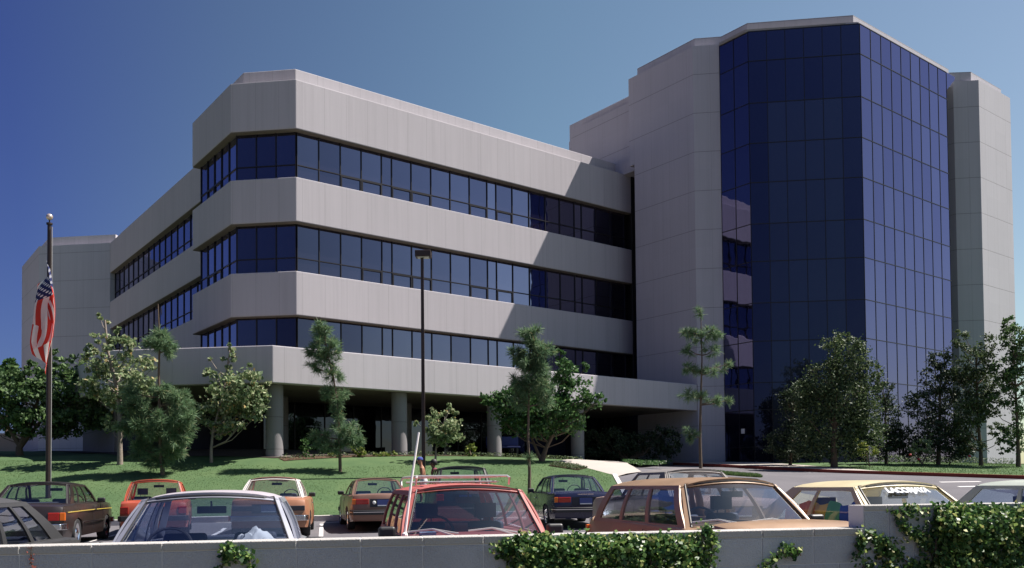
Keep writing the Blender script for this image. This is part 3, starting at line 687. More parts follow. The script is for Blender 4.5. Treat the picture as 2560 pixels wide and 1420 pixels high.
tree('broadleaf_tree', 'dark green spreading tree with forked trunk at the left edge behind the flagpole', (50, 1146),
     [(20, 970, 55, 50), (75, 1000, 70, 55), (150, 965, 60, 50), (200, 1025, 65, 50), (105, 1055, 90, 40), (15, 1050, 60, 45), (180, 915, 40, 28), (235, 1045, 40, 30), (70, 925, 40, 22), (130, 885, 22, 12), (100, 870, 12, 8), (-40, 1000, 60, 80), (160, 1075, 50, 22)],
     GR['syd'], .20, .42, [(48, 1120), (60, 1095), (80, 1050), (95, 1000)], .16, forks=[[(50, 1115), (25, 1075), (0, 1040)], [(50, 1118), (80, 1080), (120, 1030)]])
tree('broadleaf_tree', 'light green open tree with tall sparse shoots left of the tufted pine', (300, 1143),
     [(290, 955, 75, 55), (250, 860, 30, 28), (300, 868, 45, 28), (355, 935, 38, 45), (240, 905, 38, 35), (262, 805, 12, 18), (245, 778, 8, 10), (205, 885, 22, 15), (330, 1005, 50, 40), (300, 1045, 55, 35), (285, 820, 16, 16), (225, 965, 30, 30), (330, 880, 20, 15)],
     GR['syc'], .17, .30, [(300, 1100), (298, 1030), (290, 960), (270, 880), (262, 800)], .09, D=31.8, bark=M['barkp'])
tree('sycamore_tree', 'small pale yellow-green tree with airy crown in front of the podium corner', (528, 1166),
     [(570, 985, 55, 60), (615, 965, 48, 38), (540, 1045, 50, 38), (590, 1035, 48, 42), (575, 900, 18, 30), (645, 990, 28, 30), (512, 1030, 22, 30), (528, 950, 14, 32), (625, 1020, 38, 34), (572, 868, 7, 10), (620, 918, 10, 12), (520, 905, 9, 12), (660, 965, 14, 16), (555, 1085, 30, 15)],
     GR['syc'], .17, .33, [(528, 1120), (532, 1080), (545, 1030), (560, 970), (574, 880)], .055, bark=M['barkp'])
tree('sycamore_tree', 'small bushy pale tree beside the lamp post behind the two walkers', (1088, 1152),
     [(1108, 1062, 36, 38), (1078, 1055, 18, 28), (1135, 1085, 26, 26), (1130, 1012, 9, 12), (1100, 1095, 34, 20), (1044, 1060, 13, 7), (1150, 1040, 10, 12), (1120, 1035, 22, 15), (1085, 1030, 12, 10)],
     GR['syc'], .15, .62, [(1090, 1120), (1100, 1080), (1125, 1020)], .04, D=33.5, bark=M['barkp'])
tree('broadleaf_tree', 'wide dark green leafy tree under the podium edge behind the tall pine', (1352, 1160),
     [(1290, 1010, 62, 50), (1365, 1030, 75, 60), (1440, 985, 52, 42), (1400, 930, 42, 38), (1485, 1000, 34, 18), (1320, 1060, 75, 36), (1232, 1000, 28, 24), (1460, 918, 12, 20), (1395, 885, 18, 14), (1425, 1055, 42, 30), (1270, 975, 30, 16), (1510, 998, 14, 8), (1340, 975, 40, 30)],
     GR['cam'], .15, .62, [(1365, 1120), (1385, 1080), (1390, 1020), (1400, 960)], .10, D=34.5, forks=[[(1352, 1150), (1335, 1110), (1310, 1050)]])
tree('evergreen_tree', 'big olive-dark evergreen in front of the dark glass, with a pointed double crown', (2085, 1152),
     [(2085, 880, 30, 55), (2140, 895, 26, 50), (2112, 925, 40, 40), (2062, 955, 62, 50), (2120, 1000, 78, 60), (2070, 1070, 78, 50), (2160, 1080, 52, 40), (2010, 985, 30, 36), (2180, 940, 28, 40), (2110, 840, 18, 22), (2150, 1040, 60, 40), (2040, 1020, 50, 50), (2085, 1125, 90, 26), (2010, 1105, 34, 30)],
     GR['olv'], .13, .68, [(2085, 1100), (2088, 1000), (2095, 900)], .14, D=40, sig=.2)
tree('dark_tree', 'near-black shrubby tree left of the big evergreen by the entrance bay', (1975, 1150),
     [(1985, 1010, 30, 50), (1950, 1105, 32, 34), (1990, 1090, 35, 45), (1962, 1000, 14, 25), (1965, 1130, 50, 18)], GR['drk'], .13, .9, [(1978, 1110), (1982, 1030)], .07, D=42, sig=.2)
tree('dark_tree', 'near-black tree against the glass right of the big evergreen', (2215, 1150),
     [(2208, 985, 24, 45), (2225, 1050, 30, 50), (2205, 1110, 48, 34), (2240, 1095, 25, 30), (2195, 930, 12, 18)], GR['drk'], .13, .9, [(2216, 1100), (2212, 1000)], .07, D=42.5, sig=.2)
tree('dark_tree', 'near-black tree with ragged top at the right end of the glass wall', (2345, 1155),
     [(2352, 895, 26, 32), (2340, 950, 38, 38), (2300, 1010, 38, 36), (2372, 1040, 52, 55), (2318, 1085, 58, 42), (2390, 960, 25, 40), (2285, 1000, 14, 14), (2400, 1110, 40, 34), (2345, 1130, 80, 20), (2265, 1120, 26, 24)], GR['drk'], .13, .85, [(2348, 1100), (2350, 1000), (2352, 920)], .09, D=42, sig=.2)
tree('evergreen_tree', 'leaning dark evergreen with a bare lower trunk right of the glass wall', (2453, 1171),
     [(2402, 850, 20, 30), (2440, 905, 42, 40), (2452, 960, 50, 42), (2425, 1030, 42, 38), (2482, 1010, 26, 36), (2470, 865, 20, 32), (2405, 935, 30, 25), (2495, 1075, 22, 20), (2440, 1000, 40, 40), (2400, 1080, 30, 30), (2430, 1115, 36, 16)],
     GR['olv'], .12, .85, [(2452, 1130), (2446, 1060), (2442, 960), (2440, 890)], .09, sig=.2)
tree('broadleaf_tree', 'loose leafy tree cut off by the right edge of the picture', (2546, 1160),
     [(2535, 860, 26, 55), (2508, 925, 24, 40), (2545, 970, 38, 60), (2522, 812, 16, 26), (2552, 1080, 26, 50), (2505, 1085, 16, 18), (2515, 1110, 18, 30), (2580, 900, 40, 90), (2480, 1000, 14, 20)],
     GR['syd'], .14, .7, [(2545, 1100), (2540, 1000), (2535, 900)], .09, D=40)
tree('distant_tree', 'small distant dark green tree at the far left edge above the road', (15, 1092),
     [(22, 918, 20, 20), (5, 940, 25, 20), (30, 960, 30, 20)], GR['cam'], .35, 1.6, [(16, 1050), (18, 950)], .15, D=75)
pine('pine_tree', 'pine with a round tuft on a bare stem above a shaggy lower crown', (408, 1197),
     [(400, 853, 34, 30), (382, 858, 24, 24), (420, 868, 22, 22), (400, 838, 22, 16), (395, 1060, 60, 50), (335, 1012, 40, 34), (450, 1000, 38, 36), (445, 1080, 42, 42), (350, 1120, 34, 28), (400, 978, 32, 22), (320, 1060, 30, 30), (470, 1045, 24, 30), (395, 1140, 46, 26), (365, 1075, 44, 38), (330, 980, 24, 18), (430, 1125, 34, 28)],
     [(405, 1160), (400, 1090), (398, 1000), (397, 930), (399, 855), (395, 760)], .085, per=60, ln=.27)
pine('pine_tree', 'ragged leaning pine left of the lamp post in front of the long facade', (851, 1188),
     [(808, 828, 34, 24), (795, 880, 34, 24), (825, 870, 26, 30), (790, 918, 30, 14), (832, 935, 30, 20), (815, 985, 26, 18), (845, 990, 30, 28), (845, 1035, 20, 24), (800, 1085, 28, 18), (872, 1080, 38, 30), (835, 1115, 46, 18), (890, 1100, 24, 20), (850, 1065, 30, 20), (805, 850, 36, 24), (820, 905, 34, 22), (815, 1105, 34, 20)],
     [(850, 1150), (849, 1090), (843, 1010), (833, 940), (816, 870), (810, 815)], .065, per=54, ln=.24)
pine('pine_tree', 'tall pine with dense upper crown and bare grey trunk right of the lamp post', (1322, 1218),
     [(1328, 828, 26, 22), (1300, 885, 34, 24), (1350, 880, 36, 28), (1325, 905, 44, 34), (1322, 955, 36, 34), (1360, 960, 26, 36), (1300, 958, 26, 30), (1330, 860, 30, 22), (1345, 925, 36, 30), (1300, 1000, 22, 20), (1365, 1000, 18, 22), (1322, 1140, 10, 8)],
     [(1324, 1180), (1320, 1100), (1322, 1000), (1325, 900), (1328, 825)], .06, D=28.3, per=56, ln=.25)
pine('pine_tree', 'slim pine with separate whorls of needles in front of the tower wall', (1752, 1172),
     [(1752, 780, 14, 14), (1735, 830, 28, 18), (1778, 828, 32, 22), (1715, 825, 16, 14), (1725, 876, 24, 14), (1782, 876, 26, 16), (1720, 920, 30, 15), (1785, 925, 32, 15), (1822, 910, 10, 10), (1722, 985, 34, 15), (1785, 998, 28, 18), (1818, 1000, 10, 8), (1722, 1082, 24, 22), (1752, 845, 30, 14), (1750, 925, 26, 12), (1755, 985, 26, 12)],
     [(1750, 1100), (1752, 1000), (1755, 900), (1752, 785)], .075, D=36, nb=20, per=44, ln=.26)
# shrubs, hedge, bed plants
def shrub(name, label, base, blobs, D, mat, size=.1, dens=1.2, cat='shrub', group=None):
    b = at(base[0], base[1], D); b.z = H(b.x, b.y) + .12
    root = empty(name, b, 0, label, cat, group); crown(root, blobs, D, mat, size, dens, [tuple(b + Vector((0, 0, .1)))], name='foliage'); return root
shrub('shrub', 'thin pale rose bush with a few leaves between the dark trees at right', (2305, 1152), [(2305, 1118, 26, 22), (2322, 1092, 10, 14), (2290, 1130, 20, 14)], 40.5, GR['syc'], .12, .8)
shrub('shrub', 'small pale bush on the verge in front of the big evergreen', (2175, 1152), [(2172, 1128, 26, 16), (2150, 1110, 14, 18)], 39, GR['bed'], .1, .7)
shrub('shrub', 'small pale bush at the foot of the tall pine trunk in front of the columns', (1178, 1143), [(1178, 1125, 12, 16)], 36, GR['bed'], .1, 1.6)
shrub('shrub', 'small climbing bush at the foot of the second column', (764, 1148), [(764, 1120, 10, 24), (770, 1142, 16, 5)], 33.5, GR['cam'], .09, 2)
shrub('shrub', 'low yellow-green shrub below the ragged pine', (905, 1143), [(900, 1128, 16, 12), (885, 1118, 8, 10)], 34.5, GR['bed'], .09, 2)
shrub('shrub', 'low yellow-green shrub by the third column', (957, 1142), [(950, 1138, 24, 7), (980, 1136, 12, 9)], 35, GR['bed'], .09, 2)
shrub('shrub', 'low yellow-green shrub between the second column and the ragged pine', (832, 1145), [(832, 1140, 18, 6)], 34, GR['bed'], .09, 2)
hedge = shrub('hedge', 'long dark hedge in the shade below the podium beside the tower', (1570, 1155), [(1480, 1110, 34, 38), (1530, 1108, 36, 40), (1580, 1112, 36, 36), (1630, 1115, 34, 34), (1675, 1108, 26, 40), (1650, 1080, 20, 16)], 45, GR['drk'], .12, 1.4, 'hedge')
# flower beds (soil) and the low cover growing on them
bed1 = [uv(-3.2, -5.6), uv(-3.2, -6.15), uv(4, -6.3), uv(11.5, -6.6), uv(11.5, -5.6)]
sheet('flower_bed', bed1, M['soil'], .15, .5)
bed3 = [tuple(p[:2]) for p in (wk_l[3], wk_l[2], wk_l[1], hit(1445, 1186), hit(1372, 1174))]
sheet('flower_bed', bed3, M['soil'], .15, .4)
bed2 = [tuple(hit(1550, 1162)[:2]), tuple(hit(1685, 1164)[:2]), tuple(hit(1600, 1176)[:2]), tuple(hit(1575, 1168)[:2])]
def cover(name, poly, n, mat, h=.12, size=.07):
    P = np.array(poly); Q = np.roll(P, -1, 0); g = np.stack([rng.uniform(P[:, 0].min(), P[:, 0].max(), n * 4), rng.uniform(P[:, 1].min(), P[:, 1].max(), n * 4)], 1)
    c = ((P[None, :, 1] > g[:, None, 1]) != (Q[None, :, 1] > g[:, None, 1])) & (g[:, None, 0] < (Q[None, :, 0] - P[None, :, 0]) * (g[:, None, 1] - P[None, :, 1]) / (Q[None, :, 1] - P[None, :, 1] + 1e-12) + P[None, :, 0])
    g = g[c.sum(1) % 2 == 1][:n]; z = Hn(g[:, 0], g[:, 1]) + .15 + rng.uniform(0, h, len(g))
    o = leaves(name, np.c_[g, z], size, mat, None, up=1.5); o['kind'] = 'stuff'; return o
cover('ground_cover', bed1, 4500, GR['olv'], .16, .08); cover('ground_cover', bed3, 2600, GR['olv'], .06, .05)
cover('ground_cover', bed2, 2500, GR['cam'], .16)
cover('ground_cover', [uv(22.5, -10.2), uv(25.3, -13.6), uv(40, -13.6), uv(40, -12.9), uv(25, -12.8)], 6000, GR['olv'], .35, .1)
isl = hit(1822, 1193); isp = [(isl.x - 1.0, isl.y - .3), (isl.x + 1.1, isl.y - .6), (isl.x + 1.1, isl.y), (isl.x - .9, isl.y + .4)]
sheet('lawn', isp, M['grass'], .1, .4); blades('grass', isp, 9000, .1, M['blade'])['kind'] = 'stuff'
for (px, py, nm) in ((2276, 1137, 'left'), (2297, 1148, 'middle'), (2424, 1140, 'right')):
    p = at(px, py, 40.2); b = Vector((p.x, p.y, H(p.x, p.y) + .1)); lab = {'left': 'red flower on a thin stem, leftmost below the dark trees', 'middle': 'red flower on a thin stem, lowest of three beside the pale rose bush', 'right': 'red flower on a thin stem before the right tower base'}[nm]
    rt = empty('flower', b, 0, lab, 'flower', 'red flowers at the tower foot'); mb = MB(); mb.tube([(0, 0, 0), (0.02, 0, (p.z - b.z) * .6), (0, 0, p.z - b.z)], .008, 5); mb.build('stem', GR['vine'], rt)
    mb = MB(); mb.ball((0, 0, p.z - b.z), .07, 7, 5, (1, 1, .8)); mb.build('petals', GR['red'], rt)

# ------------------------------------------------------------------ ivy on the wall
def ivy(label, areas, size=.046, stems=(), loc_px=(0, 0)):
    o = wallpt(*loc_px, .02); root = empty('ivy', o, 0, label, 'ivy', 'ivy hanging over the block wall'); P = []
    for (x0, x1, y0, y1, n, th) in areas:
        for _ in range(int(n * 1.35) // 14):
            px, py = rng.uniform(x0, x1), rng.uniform(y0, y1)
            edge = min(1, (px - x0) / 25 + .15, (x1 - px) / 25 + .15); t = th * edge * (.35 + .65 * rng.random())
            c = wallpt(px, py, t); 
            P.append(c + rng.normal(0, 1, (14, 3)) * np.array([.034, .022, .026]))
    for st in stems:
        for (a, b_) in zip(st[:-1], st[1:]):
            for k in range(10): f_ = rng.random(); c = wallpt(a[0] + (b_[0] - a[0]) * f_, a[1] + (b_[1] - a[1]) * f_, .03); P.append(c + rng.normal(0, 1, (5, 3)) * .022)
    P = np.concatenate(P); lv = leaves('foliage', P, size, GR['ivy'], root, asp=.8, up=.5, origin=o, outw=(0, -.9, .2))
    mb = MB()
    for st in stems: mb.tube([wallpt(x, y, .012) - o for x, y in st], .005, 5)
    for (x0, x1, y0, y1, n, th) in areas:
        for k in range(int((x1 - x0) / 22) + 1):
            x = rng.uniform(x0, x1); mb.tube([wallpt(x, y0 + 5, .02) - o, wallpt(x + rng.uniform(-15, 15), (y0 + y1) / 2, th * .5) - o, wallpt(x + rng.uniform(-25, 25), y1, .03) - o], .004, 4)
    mb.build('stems', GR['vine'], root); return root
ivy('dense ivy clump hanging over the middle of the low block wall', [(1290, 1730, 1358, 1440, 3600, .15), (1248, 1300, 1358, 1390, 240, .04), (1285, 1735, 1348, 1366, 1500, .09), (1725, 1752, 1362, 1420, 240, .05), (1430, 1450, 1338, 1346, 60, .03), (1310, 1500, 1400, 1470, 900, .13)], .036, loc_px=(1500, 1340))
ivy('large ragged ivy mass covering the raised right end of the block wall', [(2345, 2600, 1288, 1450, 4600, .20), (2350, 2600, 1272, 1295, 1500, .11), (2235, 2330, 1272, 1282, 110, .02), (2300, 2355, 1300, 1440, 380, .05), (2150, 2330, 1408, 1450, 520, .05), (2190, 2250, 1350, 1400, 220, .03)], .037,
    stems=[[(2165, 1330), (2200, 1350), (2240, 1385), (2290, 1420)], [(2242, 1295), (2258, 1315), (2280, 1335), (2310, 1330)], [(2395, 1262), (2385, 1290), (2370, 1310)], [(2440, 1275), (2448, 1330), (2470, 1390), (2500, 1420)], [(2420, 1300), (2425, 1360), (2430, 1420)]], loc_px=(2400, 1270))
ivy('short ivy sprig arching on the wall face at left of centre', [(558, 580, 1380, 1400, 28, .03)], .036, stems=[[(565, 1368), (572, 1385), (550, 1425)], [(570, 1382), (600, 1378), (620, 1395), (632, 1425)]], loc_px=(575, 1380))
ivy('thin ivy strand climbing the wall face right of the dense clump', [(1752, 1785, 1318, 1345, 45, .03)], .036, stems=[[(1765, 1320), (1782, 1345), (1780, 1380), (1772, 1425)]], loc_px=(1780, 1350))
ivy('short diagonal ivy strand on the wall face left of the raised end', [(1970, 1995, 1362, 1390, 60, .03)], .036, stems=[[(1905, 1425), (1935, 1400), (1965, 1375), (1990, 1385)]], loc_px=(1960, 1390))
ivy('small ivy sprig at the step of the block wall', [(2150, 2165, 1330, 1375, 60, .03)], .036, stems=[[(2140, 1395), (2155, 1365), (2150, 1335)]], loc_px=(2155, 1350))
# the withered reddish sprig
o = wallpt(75, 1395, .01); rt = empty('dry_sprig', o, 0, 'withered reddish sprig on the wall face at far left', 'dry plant')
pp_ = np.concatenate([wallpt(x, y, .015) + rng.normal(0, 1, (4, 3)) * .009 for x, y in ((74, 1376), (78, 1395), (75, 1404), (84, 1414))]); leaves('leaves', pp_, .022, plain('dry_leaf', (.22, .05, .03), .8), rt, origin=o)
mb = MB(); mb.tube([wallpt(80, 1365, .01) - o, wallpt(74, 1400, .01) - o, wallpt(86, 1425, .01) - o], .002, 4); mb.build('stem', GR['vine'], rt)
# ------------------------------------------------------------------ cars
def car(label, pos, heading, pnt, L=4.3, W=1.65, zb=.88, zr=1.33, hood=.80, trunk=.84, yw=.95, yt=.40, yrt=-.95, yrb=-1.35, wr=.52, wb=.70,
        pil=(.42,), apil=.06, dpil=.12, roofp=None, trim=None, wheel=.30, wbase=None, detail='rear', tails='wide', bump='chrome', plate=True, mirror='right', seats=True,
        seatmat='interb', bow=.10, crownz=.045, rimm='chrome', lod=1, headrest=True, hoodx=None, glassm='glass', steer=True, squarish=0, name='parked_car', slope=0., wiper=False):
    """y runs to the nose, x to the right; the origin lies on the ground under the middle"""
    z = H(pos[0], pos[1])
    root = empty(name, (pos[0], pos[1], z), -heading, label, 'car', 'cars parked in the car park')
    root.rotation_euler = (slope, 0, -heading)
    hl = L / 2; wbase = wbase or L * .58; ya, yb_ = wbase / 2 + .05, -wbase / 2 + .0; arch = wheel + .06
    # lower body: side profile, lofted across the width
    def arc(cy): return [(cy + arch * math.cos(a), max(.22, wheel + arch * math.sin(a) * 1.0)) for a in np.linspace(0, math.pi, 9)]
    prof = [(-hl + .06, .24), (-hl, .34), (-hl - .01, .52), (-hl, trunk - .12), (-hl + .05, trunk - .03), (-hl + .14, trunk)]
    prof += [(yrb - .10, zb - .02), (yrb, zb), ((yrb + yw) / 2, zb + .005), (yw, zb), (yw + .12, zb - .015), (yw + (hl - yw) * .55, hood + .03), (hl - .12, hood), (hl - .02, hood - .06), (hl, hood - .16), (hl + .01, .5), (hl - .02, .34), (hl - .08, .24)]
    prof += [(ya + arch, .22)] + arc(ya)[1:-1] + [(ya - arch, .22), (yb_ + arch, .22)] + arc(yb_)[1:-1] + [(yb_ - arch, .22)]
    n = len(prof); xs = [-1, -.985, -.93, -.75, -.35, 0, .35, .75, .93, .985, 1]; ins = [.045, .014, 0, 0, 0, 0, 0, 0, 0, .014, .045]
    cy = sum(p[0] for p in prof) / n
    def hw(y, zz):
        w = W / 2 * (1 - .085 * min(1, abs(y) / hl) ** 3.5)
        if zz < .40: w *= .955 + .045 * (zz - .2) / .2
        if zz > .60: w *= 1 - .05 * ((zz - .6) / .35) ** 1.6
        return w
    mb = MB(); vs = []; fs = []
    for xf, i_ in zip(xs, ins):
        for (y, zz) in prof:
            top = zz > .6
            y2 = y - math.copysign(min(i_, abs(y)), y) if abs(y) > hl * .8 else y
            z2 = zz - i_ * (1 if top else 0) + (crownz * .6 * (1 - xf * xf) if top else 0)
            y3 = y2 * (1 - .035 * xf * xf) if abs(y) > hl * .9 else y2
            vs.append((hw(y, zz) * xf, y3, z2))
    for i in range(len(xs) - 1):
        for k in range(n): fs.append((i * n + k, (i + 1) * n + k, (i + 1) * n + (k + 1) % n, i * n + (k + 1) % n))
    fs += [tuple(range(n)), tuple((len(xs) - 1) * n + k for k in range(n))[::-1]]
    mb.add(vs, fs); body = mb.build('body', pnt, root, smooth=32)
    bmx = bmesh.new(); bmx.from_mesh(body.data); bmesh.ops.triangulate(bmx, faces=[f for f in bmx.faces if len(f.verts) > 4]); bmx.to_mesh(body.data); bmx.free()
    # greenhouse surfaces
    lp = lambda a, b, t: a + (b - a) * t
    def side(f, t, s, off=0):
        y = lp(lp(yw, yt, t), lp(yrb, yrt, t), f); x = lp(wb, wr, t) + .03 * math.sin(math.pi * min(1, max(0, t)) * .9) + off
        return (s * x, y, lp(zb, zr - .03, t))
    def front(a, t, s=1, off=0):
        x = a * (lp(wb, wr, t) + .0); y = lp(yw, yt, t) + bow * (1 - a * a) * lp(1, .6, t) + off
        return (x, y, lp(zb, zr - .03, t) + (crownz * (1 - a * a)) * t + off * .3)
    def back(a, t, s=1, off=0):
        x = a * lp(wb, wr, t); y = lp(yrb, yrt, t) - bow * .6 * (1 - a * a) * lp(1, .6, t) - off
        return (x, y, lp(zb, zr - .03, t) + (crownz * (1 - a * a)) * t + off * .3)
    def patch(mbx, fn, a0, a1, t0, t1, na, ntt, s=1, off=0, th=.02):
        v = []; f = []
        for layer in (off, off - th):
            for i in range(na + 1):
                for j in range(ntt + 1): v.append(fn(lp(a0, a1, i / na), lp(t0, t1, j / ntt), s, layer))
        k = (na + 1) * (ntt + 1); g = lambda i, j, l=0: l * k + i * (ntt + 1) + j
        for i in range(na):
            for j in range(ntt):
                f.append((g(i, j), g(i + 1, j), g(i + 1, j + 1), g(i, j + 1))); f.append((g(i, j + 1, 1), g(i + 1, j + 1, 1), g(i + 1, j, 1), g(i, j, 1)))
        for i in range(na): f.append((g(i, 0), g(i, 0, 1), g(i + 1, 0, 1), g(i + 1, 0))); f.append((g(i, ntt), g(i + 1, ntt), g(i + 1, ntt, 1), g(i, ntt, 1)))
        for j in range(ntt): f.append((g(0, j), g(0, j + 1), g(0, j + 1, 1), g(0, j, 1))); f.append((g(na, j), g(na, j, 1), g(na, j + 1, 1), g(na, j + 1)))
        mbx.add(v, f)
    fr = MB()
    for s in (-1, 1):
        patch(fr, side, 0, apil, 0, 1, 1, 8, s, .006); patch(fr, side, 1 - dpil, 1, 0, 1, 2, 8, s, .006)
        patch(fr, side, 0, 1, .90, 1.0, 12, 1, s, .008); patch(fr, side, 0, 1, -.06, .04, 12, 1, s, .008)
        for q in pil: patch(fr, side, q - .018, q + .018, 0, 1, 1, 6, s, .007)
        patch(fr, front, s * .925, s * 1.0, 0, 1, 1, 8, s, .006); patch(fr, back, s * .90, s * 1.0, 0, 1, 1, 8, s, .006)
    patch(fr, front, -1, 1, .93, 1.0, 14, 1, 1, .006); patch(fr, back, -1, 1, .92, 1.0, 14, 1, 1, .006); patch(fr, front, -1, 1, -.06, .03, 14, 1, 1, .006); patch(fr, back, -1, 1, -.06, .03, 14, 1, 1, .006)
    fr.build('window_frame', pnt if trim is None else trim, root, smooth=40)
    # roof
    rf = MB(); v = []; f = []; nx, ny = 12, 10
    for j in range(ny + 1):
        t = j / ny; 
        for i in range(nx + 1):
            a = -1 + 2 * i / nx; e = (1 - abs(a) ** 3)
            y = lp(yt + bow * .6 * (1 - a * a) + .03, yrt - bow * .36 * (1 - a * a) - .03, t)
            zz = zr - .035 + .035 * (1 - abs(a) ** 6) + crownz * (1 - a * a) - .018 * (2 * t - 1) ** 4
            v.append((a * (wr + .022), y, zz))
    for l in (0, 1):
        if l: v += [(x * .985, y, zz - .035) for x, y, zz in v[:(nx + 1) * (ny + 1)]]
    k = (nx + 1) * (ny + 1); g = lambda i, j, l=0: l * k + j * (nx + 1) + i
    for j in range(ny):
        for i in range(nx): f.append((g(i, j), g(i, j + 1), g(i + 1, j + 1), g(i + 1, j))); f.append((g(i, j, 1), g(i + 1, j, 1), g(i + 1, j + 1, 1), g(i, j + 1, 1)))
    for i in range(nx): f.append((g(i, 0), g(i + 1, 0), g(i + 1, 0, 1), g(i, 0, 1))); f.append((g(i, ny), g(i, ny, 1), g(i + 1, ny, 1), g(i + 1, ny)))
    for j in range(ny): f.append((g(0, j), g(0, j, 1), g(0, j + 1, 1), g(0, j + 1))); f.append((g(nx, j), g(nx, j + 1), g(nx, j + 1, 1), g(nx, j, 1)))
    rf.add(v, f); rf.build('roof', roofp or pnt, root, smooth=40)
    # glass
    def gl(name, fn, a0, a1, s=1, na=8):
        m_ = MB(); v = []; f = []; nt2 = 5
        for i in range(na + 1):
            for j in range(nt2 + 1): v.append(fn(lp(a0, a1, i / na), lp(.02, .96, j / nt2), s, -.008))
        for i in range(na):
            for j in range(nt2): f.append((i * (nt2 + 1) + j, (i + 1) * (nt2 + 1) + j, (i + 1) * (nt2 + 1) + j + 1, i * (nt2 + 1) + j + 1))
        m_.add(v, f); o = m_.build(name, M[glassm], root, smooth=60); return o
    gl('windscreen', front, -.96, .96, 1, 14); gl('rear_window', back, -.95, .95, 1, 12)
    q = [apil * .8] + list(pil) + [1 - dpil * .9]
    for s in (-1, 1):
        for a, b in zip(q[:-1], q[1:]): gl('side_window', side, a, b, s, 3)
    # black rubber seal round the front and rear glass
    for fn in (front, back):
        se = MB()
        pts = [fn(-.93, t / 6, 1, .010) for t in range(0, 7)] + [fn(-.93 + 1.86 * i / 12, .965, 1, .010) for i in range(1, 12)] + [fn(.93, 1 - t / 6, 1, .010) for t in range(0, 7)]
        se.tube(pts, .009, 5); se.build('window_seal', M['blackp'] if trim is not M['chrome'] else M['chrome'], root)
    # inside
    inn_ = MB(); inn_.box((0, 0, zb - .30), (W * .84, (yw - yrb) * .96, .04)); inn_.box((0, yw - .12, zb - .05), (wb * 1.85, .34, .12)); inn_.box((0, yrb + .22, zb - .06), (wb * 1.8, .36, .05))
    inn_.build('dashboard', M['inter'], root)
    if seats:
        for sx in (-1, 1):
            sb = MB(); yy = yt - .72
            sb.hexa([(sx * .33 - .22, yy + .12, .5), (sx * .33 + .22, yy + .12, .5), (sx * .33 + .22, yy, .5), (sx * .33 - .22, yy, .5), (sx * .33 - .20, yy - .02, zb + .10), (sx * .33 + .20, yy - .02, zb + .10), (sx * .33 + .20, yy - .12, zb + .10), (sx * .33 - .20, yy - .12, zb + .10)])
            o = sb.build('front_seat', M[seatmat], root); bevel(o, .035, 3)
            if headrest:
                hr = MB(); hr.box((sx * .33, yy - .09, zb + .22), (.24, .09, .16)); hr.tube([(sx * .33 - .05, yy - .08, zb + .08), (sx * .33 - .05, yy - .09, zb + .16)], .008, 5); hr.tube([(sx * .33 + .05, yy - .08, zb + .08), (sx * .33 + .05, yy - .09, zb + .16)], .008, 5)
                h_ = hr.build('headrest', M[seatmat], o); bevel(h_, .03, 3)
        sb = MB(); sb.hexa([(-wb * .8, yrb + .62, .5), (wb * .8, yrb + .62, .5), (wb * .8, yrb + .42, .5), (-wb * .8, yrb + .42, .5), (-wb * .78, yrb + .40, zb + .04), (wb * .78, yrb + .40, zb + .04), (wb * .78, yrb + .28, zb + .04), (-wb * .78, yrb + .28, zb + .04)])
        bevel(sb.build('rear_seat', M[seatmat], root), .03, 3)
    if steer:
        st = MB(); c = Vector((.34, yw - .42, zb + .02)); pts = [c + Vector((.19 * math.cos(a), -.07 * math.sin(a) - .0, .17 * math.sin(a))) for a in np.linspace(0, math.tau, 21)]
        st.tube(pts, .014, 6, False); st.tube([c + Vector((-.18, 0, 0)), c + Vector((.18, 0, 0))], .012, 5); st.tube([c, c + Vector((0, .3, -.12))], .025, 6); st.build('steering_wheel', M['inter'] if steer is True else steer, root, smooth=60)
    im = MB(); im.box((0, yt - .02 + bow * .5, zr - .13), (.25, .03, .065)); im.tube([(0, yt + bow * .5, zr - .13), (0, yt + bow * .5 + .03, zr - .05)], .01, 5); bevel(im.build('rear_view_mirror', M['blackp'], root), .012)
    # wheels
    for sx in (-1, 1):
        for y in (ya, yb_):
            ty = MB(); x1 = sx * (W / 2 - .02); x0 = sx * (W / 2 - .20); rr = [(x0, wheel * .72), (x0, wheel * .95), (x0 + sx * .03, wheel), (x1 - sx * .03, wheel), (x1, wheel * .94), (x1 - sx * .005, wheel * .66)]
            v = []; f = []; nn = 24
            for (x, r_) in rr:
                for k_ in range(nn): a = math.tau * k_ / nn; v.append((x, y + r_ * math.cos(a), wheel + r_ * math.sin(a)))
            for i in range(len(rr) - 1):
                for k_ in range(nn): f.append((i * nn + k_, i * nn + (k_ + 1) % nn, (i + 1) * nn + (k_ + 1) % nn, (i + 1) * nn + k_))
            ty.add(v, f); w_ = ty.build('wheel', M['rubber'], root, smooth=40)
            ri = MB(); rr = [(x1 - sx * .012, wheel * .67), (x1 - sx * .035, wheel * .60), (x1 - sx * .05, wheel * .42), (x1 - sx * .01, wheel * .30), (x1 + sx * .005, wheel * .10), (x1 + sx * .006, .001)]; v = []; f = []
            for (x, r_) in rr:
                for k_ in range(nn): a = math.tau * k_ / nn; v.append((x, y + r_ * math.cos(a), wheel + r_ * math.sin(a)))
            for i in range(len(rr) - 1):
                for k_ in range(nn): f.append((i * nn + k_, i * nn + (k_ + 1) % nn, (i + 1) * nn + (k_ + 1) % nn, (i + 1) * nn + k_))
            ri.add(v, f); ri.build('rim', M[rimm], w_, smooth=40)
    un = MB(); un.box((0, 0, .34), (W * .80, L * .93, .20)); un.build('underbody', M['inter'], root)
